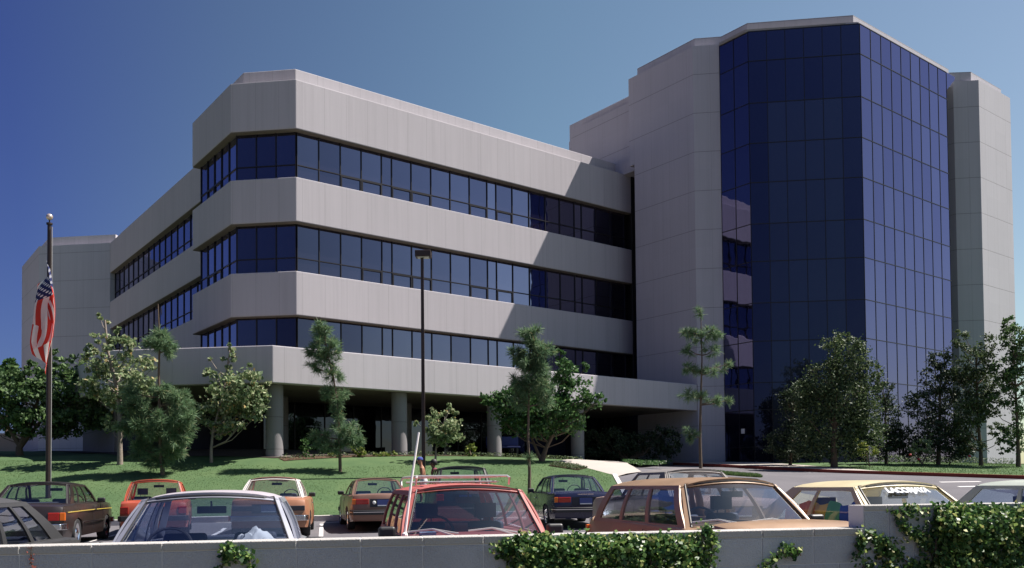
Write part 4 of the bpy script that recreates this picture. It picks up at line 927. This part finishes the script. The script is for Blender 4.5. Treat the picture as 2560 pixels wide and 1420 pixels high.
    # bumpers
    for s in (-1, 1):
        bb = MB(); yb2 = s * (hl + .02); w2 = W / 2 * .97; pts = [(-w2, s * (hl - .22)), (-w2 - .0, s * (hl - .06)), (-w2 + .07, yb2 + s * .05), (0, yb2 + s * .09), (w2 - .07, yb2 + s * .05), (w2, s * (hl - .06)), (w2, s * (hl - .22))]
        out = pts; inn2 = [(x * .95, y - s * .07) for x, y in pts]
        v = []
        for (p, q_) in zip(out, inn2): v += [(*p, .40), (*p, .52), (*q_, .52), (*q_, .40)]
        f = []
        for i in range(len(out) - 1): a = 4 * i; b = a + 4; f += [(a, a + 1, b + 1, b), (a + 1, a + 2, b + 2, b + 1), (a + 2, a + 3, b + 3, b + 2), (a + 3, a, b, b + 3)]
        f += [(0, 3, 2, 1), (4 * len(out) - 4, 4 * len(out) - 3, 4 * len(out) - 2, 4 * len(out) - 1)]
        bb.add(v, f); o = bb.build('bumper', M['chrome'] if bump == 'chrome' else M['blackp'], root, smooth=30); bevel(o, .012)
        if bump == 'strip':
            bs = MB(); pts3 = [(x * 1.004, y + s * .004, .47) for x, y in pts]; bs.tube(pts3, .011, 4); bs.build('bumper_strip', M['chrome'], o)
    # rear and front lamps, plate
    y0 = -hl - .012; zt = trunk - .24
    for s in (-1, 1):
        def lens(nm, x0, x1, z0, z1, mt, yy=y0, ff=-1):
            m_ = MB(); xa, xb = s * x0, s * x1; yy0 = yy
            def yc(x): return yy0 * (1 - .035 * (x / (W / 2)) ** 2)
            m_.hexa([(xa, yc(xa) + .05 * -ff, z0), (xb, yc(xb) + .05 * -ff, z0), (xb, yc(xb), z0), (xa, yc(xa), z0), (xa, yc(xa) + .05 * -ff, z1), (xb, yc(xb) + .05 * -ff, z1), (xb, yc(xb), z1), (xa, yc(xa), z1)])
            bevel(m_.build(nm, mt, root), .008)
        if tails == 'wide': lens('tail_lamp', W * .22, W * .40, zt, zt + .13, M['tail']); lens('turn_signal', W * .405, W * .455, zt, zt + .13, M['amber'])
        elif tails == 'block': lens('tail_lamp', W * .34, W * .455, zt - .04, zt + .13, M['tail'])
        elif tails == 'corner': lens('turn_signal', W * .42, W * .475, zt - .06, zt + .10, M['amber']); lens('tail_lamp', W * .30, W * .415, zt - .06, zt + .10, M['tail'])
        elif tails == 'band': lens('tail_lamp', W * .16, W * .44, zt - .02, zt + .09, M['inter'])
        lens('headlamp', W * .30, W * .43, hood - .24, hood - .10, M['clear'], hl + .012, 1)
    if plate:
        m_ = MB(); m_.box((0, y0 - .012, zt + .03), (.32, .012, .16)); pl = m_.build('number_plate', M['plate'], root)
        m_ = MB(); m_.box((0, y0 - .02, zt - .035), (.30, .006, .025)); m_.build('plate_strip', M['clear'], pl)
        rc = MB(); rc.box((0, y0 + .001, zt + .03), (W * .40, .012, .20)); rc.build('plate_recess', M['inter'], root)
    # door seams, handles, side strip
    for s in (-1, 1):
        for yy in (yw - .05, lp(yw, yrb, pil[0]) if pil else 0):
            ss = MB(); ss.tube([(s * (hw(yy, .35) + .001), yy, .32), (s * (hw(yy, .6) + .001), yy, .60), (s * (hw(yy, zb - .06) + .001), yy, zb - .06)], .005, 4)
            ss.build('door_seam', M['inter'], root)
        for yy in ((lp(yw, yrb, pil[0]) + .16),) if pil else ():
            hn = MB(); hn.box((s * (hw(yy, .78) + .012), yy, zb - .14), (.025, .15, .028)); bevel(hn.build('door_handle', M['chrome'], root), .006)
    if mirror:
        for s in ((-1, 1) if mirror == 'both' else ((1,) if mirror == 'right' else (-1,))):
            mi = MB(); mi.box((s * (wb + .13), yw - .16, zb + .05), (.17, .09, .11)); o = mi.build('wing_mirror', M['blackp'] if trim is not M['chrome'] else M['chrome'], root); bevel(o, .03, 3)
            st = MB(); st.tube([(s * (wb + .0), yw - .12, zb - .0), (s * (wb + .08), yw - .14, zb + .03)], .016, 5); st.build('mirror_arm', M['blackp'], o)
    if wiper:
        for x0_ in (-.42, .18):
            wp = MB(); a = Vector(front(x0_ / wb, -.02, 1, .03)); b = Vector(front((x0_ + .50) / wb, .10, 1, .028)); c = Vector(front((x0_ + .26) / wb, .135, 1, .05))
            wp.tube([a, c], .012, 5); wp.tube([Vector(front((x0_ + .0) / wb, .055, 1, .026)), c, b], .011, 5); wp.build('wiper', M['alum'], root)
    root['hl'] = hl
    return root, dict(front=front, back=back, side=side, hl=hl, zb=zb, zr=zr, wr=wr, wb=wb, yt=yt, yrt=yrt, yw=yw, yrb=yrb, body=body, W=W, hw=hw)
def place(px, D, ylocal, heading):       # centre of a car whose point ylocal stands at column px and distance D
    r = ray(px, 1210); p = np.array([r[0] * D, D]); h = np.array([math.sin(heading), math.cos(heading)]); return p - h * ylocal
HD = R(-12); NR = R(168)       # headings of the far row (nose away) and near row (nose to the wall)
# --- far row
pn = paint('brown_paint', (.017, .010, .009), 0, .3, .35); 
c_, g_ = car('dark brown sedan with gold side stripe parked at the far left of the far row', place(48, 17.3, -2.25, R(-13)), R(-13), pn, L=4.6, W=1.74, zb=.90, zr=1.33, hood=.86, trunk=.88, yw=.95, yt=.35, yrt=-.95, yrb=-1.45, wr=.58, wb=.72, pil=(.40, .70), tails='corner', trim=None, roofp=pn, headrest=False)
for s in (-1, 1):
    m_ = MB(); m_.tube([(s * (g_['hw'](y, .74) + .002), y, .75 - .012 * (abs(y) / 2.2) ** 2) for y in np.linspace(-2.0, 2.05, 14)], .010, 4); m_.build('gold_stripe', M['stripe'], c_)
    m_ = MB(); m_.tube([(s * (g_['hw'](y, .52) + .002), y, .50) for y in np.linspace(-.95, .95, 8)], .016, 4); m_.build('side_moulding', M['chrome'], c_)
pn = paint('orange_red_paint', (.40, .075, .035))
car('small orange-red car seen from behind beside the dark brown sedan', place(384, 20.5, -1.95, R(-19)), R(-19), pn, L=4.0, W=1.58, zb=.86, zr=1.34, hood=.80, trunk=.84, yw=.85, yt=.35, yrt=-.95, yrb=-1.3, wr=.54, wb=.68, tails='block', trim=None, bump='black', pil=(.45,))
pn = paint('tan_orange_paint', (.34, .15, .08)); rp = paint('tan_roof', (.26, .13, .10))
c_, g_ = car('tan-orange coupe with pale window surround and chrome bumper', place(672, 19.7, -2.2, R(-11)), R(-11), pn, L=4.6, W=1.78, zb=.90, zr=1.36, hood=.84, trunk=.88, yw=.9, yt=.30, yrt=-.72, yrb=-1.35, wr=.55, wb=.72, tails='band', trim=plain('pale_trim', (.6, .57, .55), .5), roofp=rp, pil=(.50,), mirror='both', headrest=False)
pn = paint('bronze_paint', (.20, .105, .075), .25)
c_, g_ = car('bronze hardtop with wide red tail lamps and number plate between two white lamps', place(958, 21.9, -2.15, R(-15)), R(-15), pn, L=4.45, W=1.68, zb=.88, zr=1.29, hood=.80, trunk=.90, yw=.95, yt=.35, yrt=-.75, yrb=-1.45, wr=.53, wb=.70, tails='wide', bump='strip', pil=(.55,), apil=.05, dpil=.22, mirror='both', headrest=False)
for s in (-1, 1):
    m_ = MB(); m_.ball((s * .235, -g_['hl'] - .03, .70), .045, 10, 6, (1, .4, 1)); m_.build('reversing_lamp', M['clear'], c_)
pn = paint('black_green_paint', (.012, .018, .018))
car('black hatchback with upright rear window behind the red wagon', place(1162, 22.6, -1.9, R(-10)), R(-10), pn, L=4.0, W=1.62, zb=1.02, zr=1.57, hood=.92, trunk=.98, yw=.85, yt=.4, yrt=-1.45, yrb=-1.75, wr=.58, wb=.70, tails='block', bump='black', pil=(.4, .72), headrest=False)
pn = paint('midnight_blue_paint', (.010, .013, .05), .1, .25)
c_, g_ = car('midnight blue sedan with red tail lamps right of the tall pine trunk', place(1462, 21.9, -2.15, R(-9)), R(-9), pn, L=4.45, W=1.70, zb=.88, zr=1.31, hood=.80, trunk=.88, yw=.95, yt=.35, yrt=-.85, yrb=-1.40, wr=.55, wb=.70, tails='wide', bump='strip', pil=(.42, .74), mirror='left', headrest=False)
m_ = MB(); m_.tube([(-.2, -g_['hl'] - .0, .84), (.2, -g_['hl'] - .0, .84)], .006, 4); m_.build('boot_trim', M['chrome'], c_)
pn = paint('dusty_pink_paint', (.42, .29, .25)); rp = paint('grey_vinyl_roof', (.17, .155, .15), 0, .7, 0)
car('large dusty pink sedan with grey roof and chrome bumper behind the tan estate', place(1850, 15.0, -2.4, R(-16)), R(-16), pn, L=4.95, W=1.86, zb=1.0, zr=1.49, hood=.95, trunk=.96, yw=1.0, yt=.45, yrt=-.75, yrb=-1.25, wr=.58, wb=.74, tails='band', roofp=rp, trim=rp, pil=(.45,), dpil=.16, headrest=False)
# --- near row, noses to the wall
pn = paint('faded_black_paint', (.022, .022, .024), 0, .55, .1); rp = paint('dark_vinyl_roof', (.03, .03, .034), 0, .8, 0)
car('old faded black car with bright door pillar cut off by the left edge', place(-295, 7.35, .45, R(170)), R(170), pn, glassm='glassn', L=4.7, W=1.78, zb=.96, zr=1.40, hood=.92, trunk=.94, yw=.95, yt=.42, yrt=-1.05, yrb=-1.75, wr=.58, wb=.74, roofp=rp, pil=(.40, .66), dpil=.14, mirror=None, seatmat='interb', trim=None)
pn = paint('silver_paint', (.36, .37, .43), .55, .35, .3); rp = paint('silver_roof', (.44, .40, .44), .1, .5, .2)
c_, g_ = car('silver sedan seen from the front with a white cloth on the dashboard', place(531, 7.95, .42, R(167)), R(167), pn, glassm='glassn', L=4.6, W=1.78, zb=.94, zr=1.415, hood=.9, trunk=.9, yw=1.02, yt=.42, yrt=-.85, yrb=-1.35, wr=.575, wb=.76, roofp=rp, pil=(.42, .72), mirror='both', wiper=False, headrest=False, bow=.13)
silver = (c_, g_)
pn = paint('faded_red_paint', (.36, .085, .075), 0, .6, .05, .25)
c_, g_ = car('faded red estate car with chrome roof rack and tall whip aerial', place(1168, 9.1, .55, R(168)), R(168), pn, glassm='glassn', L=4.4, W=1.64, zb=.96, zr=1.44, hood=.93, trunk=1.0, yw=1.02, yt=.55, yrt=-1.75, yrb=-2.0, wr=.56, wb=.715, pil=(.33, .64), dpil=.07, wiper=True, mirror='both', bow=.09, name='parked_estate_car')
red = (c_, g_)
pn = paint('tan_estate_paint', (.31, .195, .115), .1, .42, .3, .25)
c_, g_ = car('tan brown old estate car with rounded windscreen and chrome trimmed side windows', place(1818, 9.65, .50, R(166)), R(166), pn, glassm='glassn', L=4.3, W=1.66, zb=1.0, zr=1.46, hood=1.03, trunk=1.02, yw=1.0, yt=.52, yrt=-1.55, yrb=-1.78, wr=.56, wb=.735, pil=(.36, .66), dpil=.08, wiper=True, mirror='left', bow=.20, crownz=.06, steer=M['interb'], trim=None, name='parked_estate_car', seatmat='interb')
tan = (c_, g_)
pn = paint('pale_yellow_paint', (.60, .52, .33), 0, .42, .3)
c_, g_ = car('pale yellow hatchback with lettering on its windscreen and a rainbow towel inside', place(2256, 9.75, .55, R(163)), R(163), pn, glassm='glass', L=3.9, W=1.58, zb=.965, zr=1.42, hood=.90, trunk=.92, yw=1.0, yt=.45, yrt=-.66, yrb=-1.32, wr=.55, wb=.70, pil=(.52,), dpil=.20, trim=None, mirror='both', bow=.10, name='parked_hatchback')
yel = (c_, g_)
pn = paint('pale_green_paint', (.42, .46, .40), 0, .42, .3)
car('pale green car mostly hidden behind the ivy at the right edge', place(2755, 10.6, .5, R(168)), R(168), pn, glassm='glassn', L=4.3, W=1.7, zb=.92, zr=1.39, hood=.88, trunk=.88, yw=1.0, yt=.45, yrt=-.9, yrb=-1.4, wr=.56, wb=.72, mirror='left')
# --- things on and in the near cars
def onto(root, p): return root.matrix_basis @ Vector(p)
# roof rack of the red estate
rc_, g = red
for s in (-1, 1):
    rk_ = MB(); x = s * .50; rk_.tube([(x, .25, 1.47), (x, .30, 1.54), (x * .97, .22, 1.56), (x * .97, -1.45, 1.56), (x, -1.55, 1.53), (x, -1.52, 1.46)], .013, 6); rk_.build('roof_rail', M['alum'], rc_, smooth=60)
for y, zz in ((.22, 1.56), (-1.45, 1.56), (-1.0, 1.50), (-.4, 1.50)):
    rk_ = MB(); rk_.tube([(-.49, y, zz), (.49, y, zz)], .012, 6); rk_.build('cross_bar', M['alum'], rc_, smooth=60)
for k in range(7):
    x = -.39 + .13 * k; rk_ = MB(); rk_.box((x, -.62, 1.497 + .0), (.022, 1.65, .010)); rk_.build('rack_slat', M['alum'], rc_)
inv_ = rc_.matrix_basis.inverted(); ab = inv_ @ at(1012, 1338, 8.45); at_ = inv_ @ at(1047, 1081, 8.7)
ae = MB(); ae.tube([ab, (ab + at_) / 2 + Vector((.008, 0, 0)), at_], [.013, .012, .010], 6); ae.ball(ab, .03, 8, 6); ae.build('whip_aerial', M['white'], rc_)
m_ = MB(); m_.box((.46, g['yw'] - .06, g['zb'] + .035), (.16, .10, .03)); m_.build('dash_box', plain('pale_blue_card', (.35, .5, .7), .7), rc_)
# sticker lettering on the yellow car's windscreen
yc_, g = yel
fc = bpy.data.curves.new('lettering', 'FONT'); fc.body = 'LACORJAYA'; fc.size = .112; fc.extrude = .001; fc.offset = .007; fc.align_x = 'CENTER'; fc.align_y = 'CENTER'; fc.space_character = .88
fo = bpy.data.objects.new('windscreen_lettering', fc); C.objects.link(fo); fc.materials.append(plain('faded_letters', (.5, .52, .56), .7)); fo.parent = yc_
p0 = Vector(g['front'](0, .80, 1, .012)); p1 = Vector(g['front'](0, .95, 1, .012)); upv = (p1 - p0).normalized(); xv = Vector((-1, 0, 0)); nv = xv.cross(upv)
bpy.context.view_layer.update(); me_ = bpy.data.meshes.new_from_object(fo); me_.name = 'lettering'; bpy.data.objects.remove(fo)
loc_ = p0 + nv * .006; me_.transform(Matrix((xv, upv, nv)).transposed().to_4x4())
for v_ in me_.vertices: v_.co += loc_; v_.co.y += .10 * (1 - min(1, (v_.co.x / .58)) ** 2) * .72 - .072
fo = bpy.data.objects.new('windscreen_lettering', me_); C.objects.link(fo); fo.parent = yc_
# rainbow towel hung inside the yellow car's side windows (its right side faces the camera)
tw_o = empty('beach_towel', onto(yc_, (0, 0, 0)), yc_.rotation_euler.z, 'striped rainbow towel hung inside the side windows of the pale yellow hatchback', 'towel')
cols_ = [(.75, .05, .07), (.80, .28, .06), (.85, .66, .10), (.12, .50, .20), (.04, .12, .55)]
nx = 60
for ci in range(5):
    v = []; f = []; a0, a1 = ci / 5, (ci + 1) / 5; kk = 12
    for i in range(kk + 1):
        a = a0 + (a1 - a0) * i / kk; y = g['yrb'] + .56 + a * 1.34; sag = .05 * math.sin(a * math.pi * 3) ** 2
        for j in range(9):
            t = j / 8; zz = g['zb'] + .27 - sag - t * .36; v.append((.60 + .018 * math.sin(a * 40 + t * 3) + .03 * t, y + .03 * math.sin(t * 4 + ci), zz))
    for i in range(kk):
        for j in range(8): f.append((i * 9 + j, (i + 1) * 9 + j, (i + 1) * 9 + j + 1, i * 9 + j + 1))
    m_ = MB(); m_.add(v, f); m_.build('stripe', plain('towel_%d' % ci, cols_[ci], .9), tw_o, smooth=60)
# crumpled cloth on the silver car's dashboard
sc_, g = silver
cl = empty('white_cloth', onto(sc_, (-.40, g['yw'] - .22, g['zb'] + .0)), sc_.rotation_euler.z, 'crumpled white cloth lying behind the windscreen of the silver sedan', 'cloth')
v = []; f = []; nn = 14
for i in range(nn + 1):
    for j in range(nn + 1):
        a, b = i / nn - .5, j / nn - .5; rr_ = math.hypot(a, b)
        v.append((a * .42, b * .26, .03 + .17 * max(0, 1 - rr_ * 2.1) ** .7 + .02 * math.sin(a * 25) * math.cos(b * 18) + .012 * rng.normal()))
for i in range(nn):
    for j in range(nn): k = i * (nn + 1) + j; f.append((k, k + nn + 1, k + nn + 2, k + 1))
m_ = MB(); m_.add(v, f); m_.build('fabric', M['white'], cl, smooth=60)
# person-like white paper in the brown sedan's rear window and papers on the bronze car's shelf are parts of the cars
# ------------------------------------------------------------------ flagpole and flag
fb = hit(121, 1206); 
fb = at(121, 1206, 27.2); fb.z = H(fb.x, fb.y) + .1
fp = empty('flagpole', fb, 0, 'tall dark bronze flagpole with a gilded ball on the left lawn', 'flagpole')
top = at(113, 560, fb.y); hgt = top.z - fb.z; mb = MB(); mb.tube([(0, 0, 0), (0, 0, hgt)], [.085, .058], 14); mb.build('pole', M['bronze'], fp, smooth=50)
mb = MB(); mb.tube([(0, 0, hgt - .02), (0, 0, hgt + .03)], [.09, .09], 12); mb.tube([(0, 0, hgt), (0, 0, hgt + .14)], [.02, .02], 8); mb.build('truck_cap', M['bronze'], fp)
mb = MB(); mb.ball((0, 0, hgt + .22), .10, 14, 10); mb.build('ball', M['gold'], fp, smooth=60)
mb = MB(); mb.tube([(.09, -.03, .1), (.10, -.03, hgt - .1)], .012, 5); mb.build('halyard', plain('rope', (.35, .34, .33), .8), fp)
def flagmat():
    mt, nt, b = newmat('flag_cloth'); tc = N(nt, 'TexCoord').outputs['UV']; s = N(nt, 'SeparateXYZ'); L(nt, tc, s.inputs[0]); x, y = s.outputs[0], s.outputs[1]
    k = mathn(nt, 'LESS_THAN', mathn(nt, 'FRACT', mathn(nt, 'MULTIPLY', y, 6.5)), .5)
    c = mixc(nt, k, (.92, .87, .85), (.66, .05, .035))
    can = mathn(nt, 'MULTIPLY', mathn(nt, 'LESS_THAN', x, .36), mathn(nt, 'GREATER_THAN', y, .4615))
    # stars: staggered dots
    gx = mathn(nt, 'MULTIPLY', x, 27.5); gy = mathn(nt, 'MULTIPLY', mathn(nt, 'SUBTRACT', y, .4615), 18.57)
    row = mathn(nt, 'MODULO', mathn(nt, 'FLOOR', gy), 2); par = mathn(nt, 'MODULO', mathn(nt, 'ADD', mathn(nt, 'FLOOR', gx), row), 2)
    dx = mathn(nt, 'SUBTRACT', mathn(nt, 'FRACT', gx), .5); dy = mathn(nt, 'SUBTRACT', mathn(nt, 'FRACT', gy), .5)
    d2 = mathn(nt, 'ADD', mathn(nt, 'MULTIPLY', dx, dx), mathn(nt, 'MULTIPLY', dy, dy)); st = mathn(nt, 'MULTIPLY', mathn(nt, 'LESS_THAN', d2, .15), par)
    blue = mixc(nt, st, (.02, .03, .13), (.8, .8, .85)); c = mixc(nt, can, c, blue)
    L(nt, c, b.inputs['Base Color']); b.inputs['Roughness'].default_value = .8
    out = nt.nodes['Material Output']; t = N(nt, 'BsdfTranslucent'); L(nt, c, t.inputs[0]); mx = N(nt, 'MixShader'); mx.inputs[0].default_value = .45; L(nt, b.outputs[0], mx.inputs[1]); L(nt, t.outputs[0], mx.inputs[2]); L(nt, mx.outputs[0], out.inputs[0]); return mt
# limp flag: the hoist runs down the pole, the fly hangs in folds from the upper corner
fz1 = at(118, 652, fb.y).z; fz0 = at(121, 940, fb.y).z; tot = fz1 - fz0
fl = empty('flag', (fb.x, fb.y - .05, fz1), 0, 'limp american flag with stars and stripes hanging in folds from the flagpole', 'flag')
NXF, NYF = 90, 60; hoist = tot * .50; fly = tot * .80; v = []; f = []; uvs = []
def fpt(a, b):       # a along the fly, b down the hoist
    drop = a * fly * .84 + b * hoist * .66
    wfold = .33 * math.sin(min(1, (drop / tot) * 1.6 + .08) * math.pi / 2) * (1 - .55 * max(0, drop / tot - .72) / .28)
    ph = a * 2.5 + b * math.tau * 1.05 + .6 * math.sin(a * 5)
    return (wfold * math.sin(ph) + .06 * math.sin(drop * 1.4), -.10 - .13 * (1 - math.cos(ph * 1.9 + .7)) * min(1, drop + .15) - .04 * math.sin(b * 17 + a * 6), -drop - .0)
for i in range(NXF + 1):
    for j in range(NYF + 1): v.append(fpt(i / NXF, j / NYF))
for i in range(NXF):
    for j in range(NYF):
        k = i * (NYF + 1) + j; f.append((k, k + 1, k + NYF + 2, k + NYF + 1)); uvs.append([(i / NXF, 1 - j / NYF), (i / NXF, 1 - (j + 1) / NYF), ((i + 1) / NXF, 1 - (j + 1) / NYF), ((i + 1) / NXF, 1 - j / NYF)])
mb = MB(); mb.add(v, f, uvs); mb.build('cloth', flagmat(), fl, smooth=80)
# ------------------------------------------------------------------ lamp post
lb = at(1059, 1160, 31.0); lb.z = H(lb.x, lb.y) + .1; lt = at(1050, 645, 31.0)
lp_ = empty('lamp_post', lb, 0, 'tall square dark bronze lamp post with a box head in front of the facade', 'lamp post')
h_ = lt.z - lb.z; mb = MB(); q = .062; mb.hexa([(-q, -q, 0), (q, -q, 0), (q, q, 0), (-q, q, 0), (-q * .8, -q * .8, h_), (q * .8, -q * .8, h_), (q * .8, q * .8, h_), (-q * .8, q * .8, h_)]); mb.build('pole', M['bronze'], lp_)
mb = MB(); mb.box((.04, 0, h_ + .13), (.56, .40, .22)); hd = mb.build('lamp_head', M['bronze'], lp_); bevel(hd, .02)
mb = MB(); mb.box((.04, -.0, h_ + .012), (.40, .28, .02)); mb.build('lens', M['clear'], hd)
mb = MB(); mb.box((0, 0, .06), (.3, .3, .12)); mb.build('base', M['bronze'], lp_)
# ------------------------------------------------------------------ people
def person(label, loc, face, skinm, joints, extra):
    root = empty('person', loc, face, label, 'person')
    me = bpy.data.meshes.new('body'); names = list(joints); vs = [joints[k][0] for k in names]; idx = {k: i for i, k in enumerate(names)}
    ed = [(idx[joints[k][2]], idx[k]) for k in names if joints[k][2]]
    me.from_pydata(vs, ed, []); me.update(); o = bpy.data.objects.new('body', me); C.objects.link(o); o.parent = root; me.materials.append(skinm)
    o.modifiers.new('skin', 'SKIN'); 
    bpy.context.view_layer.update()
    if not me.skin_vertices:
        pass
    for i, k in enumerate(names):
        r_ = joints[k][1]; me.skin_vertices[0].data[i].radius = (r_, r_ * (.7 if k in ('chest', 'waist', 'hips') else 1)) if not isinstance(r_, tuple) else r_
    me.skin_vertices[0].data[0].use_root = True
    sb = o.modifiers.new('sub', 'SUBSURF'); sb.levels = 2; sb.render_levels = 2
    return root, o
def walker(stride=.5, arm=.3, lean=.0):
    J = {}
    J['hips'] = ((0, 0, .93), (.15, .11), None); J['waist'] = ((0, .02 + lean * .2, 1.08), (.13, .095), 'hips'); J['chest'] = ((0, .05 + lean * .5, 1.30), (.165, .11), 'waist'); J['neck0'] = ((0, .06 + lean * .7, 1.45), (.07, .06), 'chest'); J['neck'] = ((0, .08 + lean * .8, 1.52), (.052, .055), 'neck0')
    J['head'] = ((0, .10 + lean, 1.60), (.075, .09), 'neck'); J['brow'] = ((0, .11 + lean, 1.67), (.078, .098), 'head'); J['crown'] = ((0, .095 + lean, 1.735), (.06, .07), 'brow')
    for s, n_ in ((-1, 'l'), (1, 'r')):
        k = s * stride
        J['thigh' + n_] = ((s * .09, .0, .86), .092, 'hips'); J['knee' + n_] = ((s * .10, .16 * k + .04, .48), .060, 'thigh' + n_); J['calf' + n_] = ((s * .10, .22 * k - .03, .33), .056, 'knee' + n_)
        J['ankle' + n_] = ((s * .10, .34 * k - .06, .08), .036, 'calf' + n_); J['toe' + n_] = ((s * .11, .34 * k + .12, .035), .034, 'ankle' + n_)
        J['shoulder' + n_] = ((s * .17, .05 + lean * .5, 1.40), .058, 'chest'); J['elbow' + n_] = ((s * .235, -.10 * k * 2 * arm * 1.6 + .02, 1.13), .042, 'shoulder' + n_); J['wrist' + n_] = ((s * .22, .05 - .10 * k * 2 * arm * 2 + .12, .93), .028, 'elbow' + n_)
        J['palm' + n_] = ((s * .215, .05 - .1 * k * 4 * arm + .15, .87), (.028, .038), 'wrist' + n_)
        for q_ in range(4): J['finger%d%s' % (q_, n_)] = ((s * .212, .05 - .1 * k * 4 * arm + .13 + .018 * q_, .80 - .006 * (q_ in (1, 2)) + .0), .009, 'palm' + n_)
        J['thumb' + n_] = ((s * .19, .05 - .1 * k * 4 * arm + .20, .84), .010, 'palm' + n_)
    return J
def shell(name, mat, parent, rings, n=14):
    m_ = MB(); v = []; f = []
    for (cx, cy2, cz, rx, ry) in rings:
        for k in range(n): a = math.tau * k / n; v.append((cx + rx * math.cos(a), cy2 + ry * math.sin(a), cz))
    for i in range(len(rings) - 1):
        for k in range(n): f.append((i * n + k, i * n + (k + 1) % n, (i + 1) * n + (k + 1) % n, (i + 1) * n + k))
    m_.add(v, f); o = m_.build(name, mat, parent, smooth=60); return o
def face_parts(root, lean, mat):
    m_ = MB(); m_.tube([(0, .19 + lean, 1.655), (0, .222 + lean, 1.615), (0, .20 + lean, 1.605)], [.010, .016, .012], 6); m_.build('nose', mat, root, smooth=60)
    for s in (-1, 1):
        m_ = MB(); m_.ball((s * .034, .185 + lean, 1.655), .012, 8, 6); m_.build('eye', M['white'], root)
        m_ = MB(); m_.ball((s * .088, .10 + lean, 1.64), .028, 8, 6, (.4, .7, 1)); m_.build('ear', mat, root, smooth=60)
    m_ = MB(); m_.box((0, .192 + lean, 1.572), (.05, .012, .010)); m_.build('mouth', M['tail'], root)
mp = at(1060, 1160, 28.0); mp.z = H(mp.x, mp.y) + .02
zt_ = at(1060, 1142, 28.0).z; sc = (zt_ - mp.z) / 1.80
r1, o1 = person('shirtless man in a blue and white cap and white shorts walking left behind the cars', mp, R(100), M['skin'], walker(.55, .3, .05), None); r1.scale = (sc,) * 3
shell('shorts', M['shorts'], r1, [(0, .02, 1.02, .155, .115), (0, .01, .92, .185, .14), (0, .01, .82, .19, .15)])
for s in (-1, 1): shell('shorts_leg', M['shorts'], r1, [(s * .09, .02, .86, .105, .115), (s * .10, .05 + s * .03, .70, .098, .11), (s * .10, .05 + s * .06, .60, .095, .105)])
cpz = shell('cap', M['capb'], r1, [(0, .155, 1.69, .100, .125), (0, .15, 1.74, .095, .115), (0, .145, 1.79, .065, .08), (0, .145, 1.805, .004, .004)])
m_ = MB(); m_.hexa([(-.07, .25, 1.685), (.07, .25, 1.685), (.05, .36, 1.67), (-.05, .36, 1.67), (-.07, .25, 1.70), (.07, .25, 1.70), (.05, .36, 1.68), (-.05, .36, 1.68)]); m_.build('cap_peak', M['capb'], r1)
m_ = MB(); m_.ball((0, .19, 1.75), .072, 10, 6, (.9, .8, .6)); m_.build('cap_panel', M['shorts'], r1, smooth=60)
face_parts(r1, .05, M['skin'])
wp2 = at(1091, 1160, 27.3); wp2.z = H(wp2.x, wp2.y) + .02
r2, o2 = person('person with black hair and dark top walking left just behind the shirtless man', wp2, R(100), M['skind'], walker(.5, .3, .03), None); sc2 = (at(1091, 1147, 27.3).z - wp2.z) / 1.80; r2.scale = (sc2,) * 3
shell('shirt', M['pink'], r2, [(0, .02, .95, .17, .13), (0, .03, 1.10, .155, .12), (0, .06, 1.30, .19, .135), (0, .06, 1.43, .16, .11), (0, .07, 1.49, .07, .07)])
for s in (-1, 1):
    shell('trouser_leg', M['jeans'], r2, [(s * .09, .0, .93, .11, .12), (s * .10, .04 + s * .05, .55, .085, .095), (s * .10, s * .16 - .03, .15, .07, .08)])
    m_ = MB(); m_.tube([(s * .17, .06, 1.41), (s * .235, .04, 1.16)], [.066, .058], 8); m_.build('sleeve', M['pink'], r2, smooth=60)
m_ = MB(); m_.ball((0, .085, 1.68), .125, 14, 10, (.9, 1, 1)); m_.build('hair', M['hair'], r2, smooth=60)
face_parts(r2, .03, M['skind'])
# ------------------------------------------------------------------ blue tarp covered table under the podium, far hill, road, retaining wall
bp = at(1258, 1148, 40); bp.z = H(bp.x, bp.y) + .16
bt = empty('bench', bp, KR, 'long dark blue bench in the shade among the columns', 'bench', None)
m_ = MB(); m_.box((0, 0, .42), (1.5, .45, .07)); bevel(m_.build('seat', M['bluebox'], bt), .01); m_ = MB(); m_.box((0, .22, .70), (1.5, .06, .42)); bevel(m_.build('backrest', M['bluebox'], bt), .01)
for s in (-1, 1): m_ = MB(); m_.box((s * .62, 0, .19), (.08, .42, .38)); m_.build('leg', M['blackp'], bt)
r_ = at(20, 1110, 72); rw = empty('retaining_wall', (r_.x, r_.y, at(20, 1132, 72).z), 0, 'low tan wall beyond the road at the far left edge', 'wall')
m_ = MB(); m_.box((-3, 0, .75), (9, .4, 1.5)); bevel(m_.build('wall_face', plain('tan_wall', (.34, .27, .21), .9), rw), .02); m_ = MB(); m_.box((-3, 0, 1.55), (9.1, .5, .1)); m_.build('coping', M['cap'], rw)
sheet('road', [(-60, 52), (-34.8, 50), (-34.3, 66), (-60, 68)], M['pave'], .18, 4)
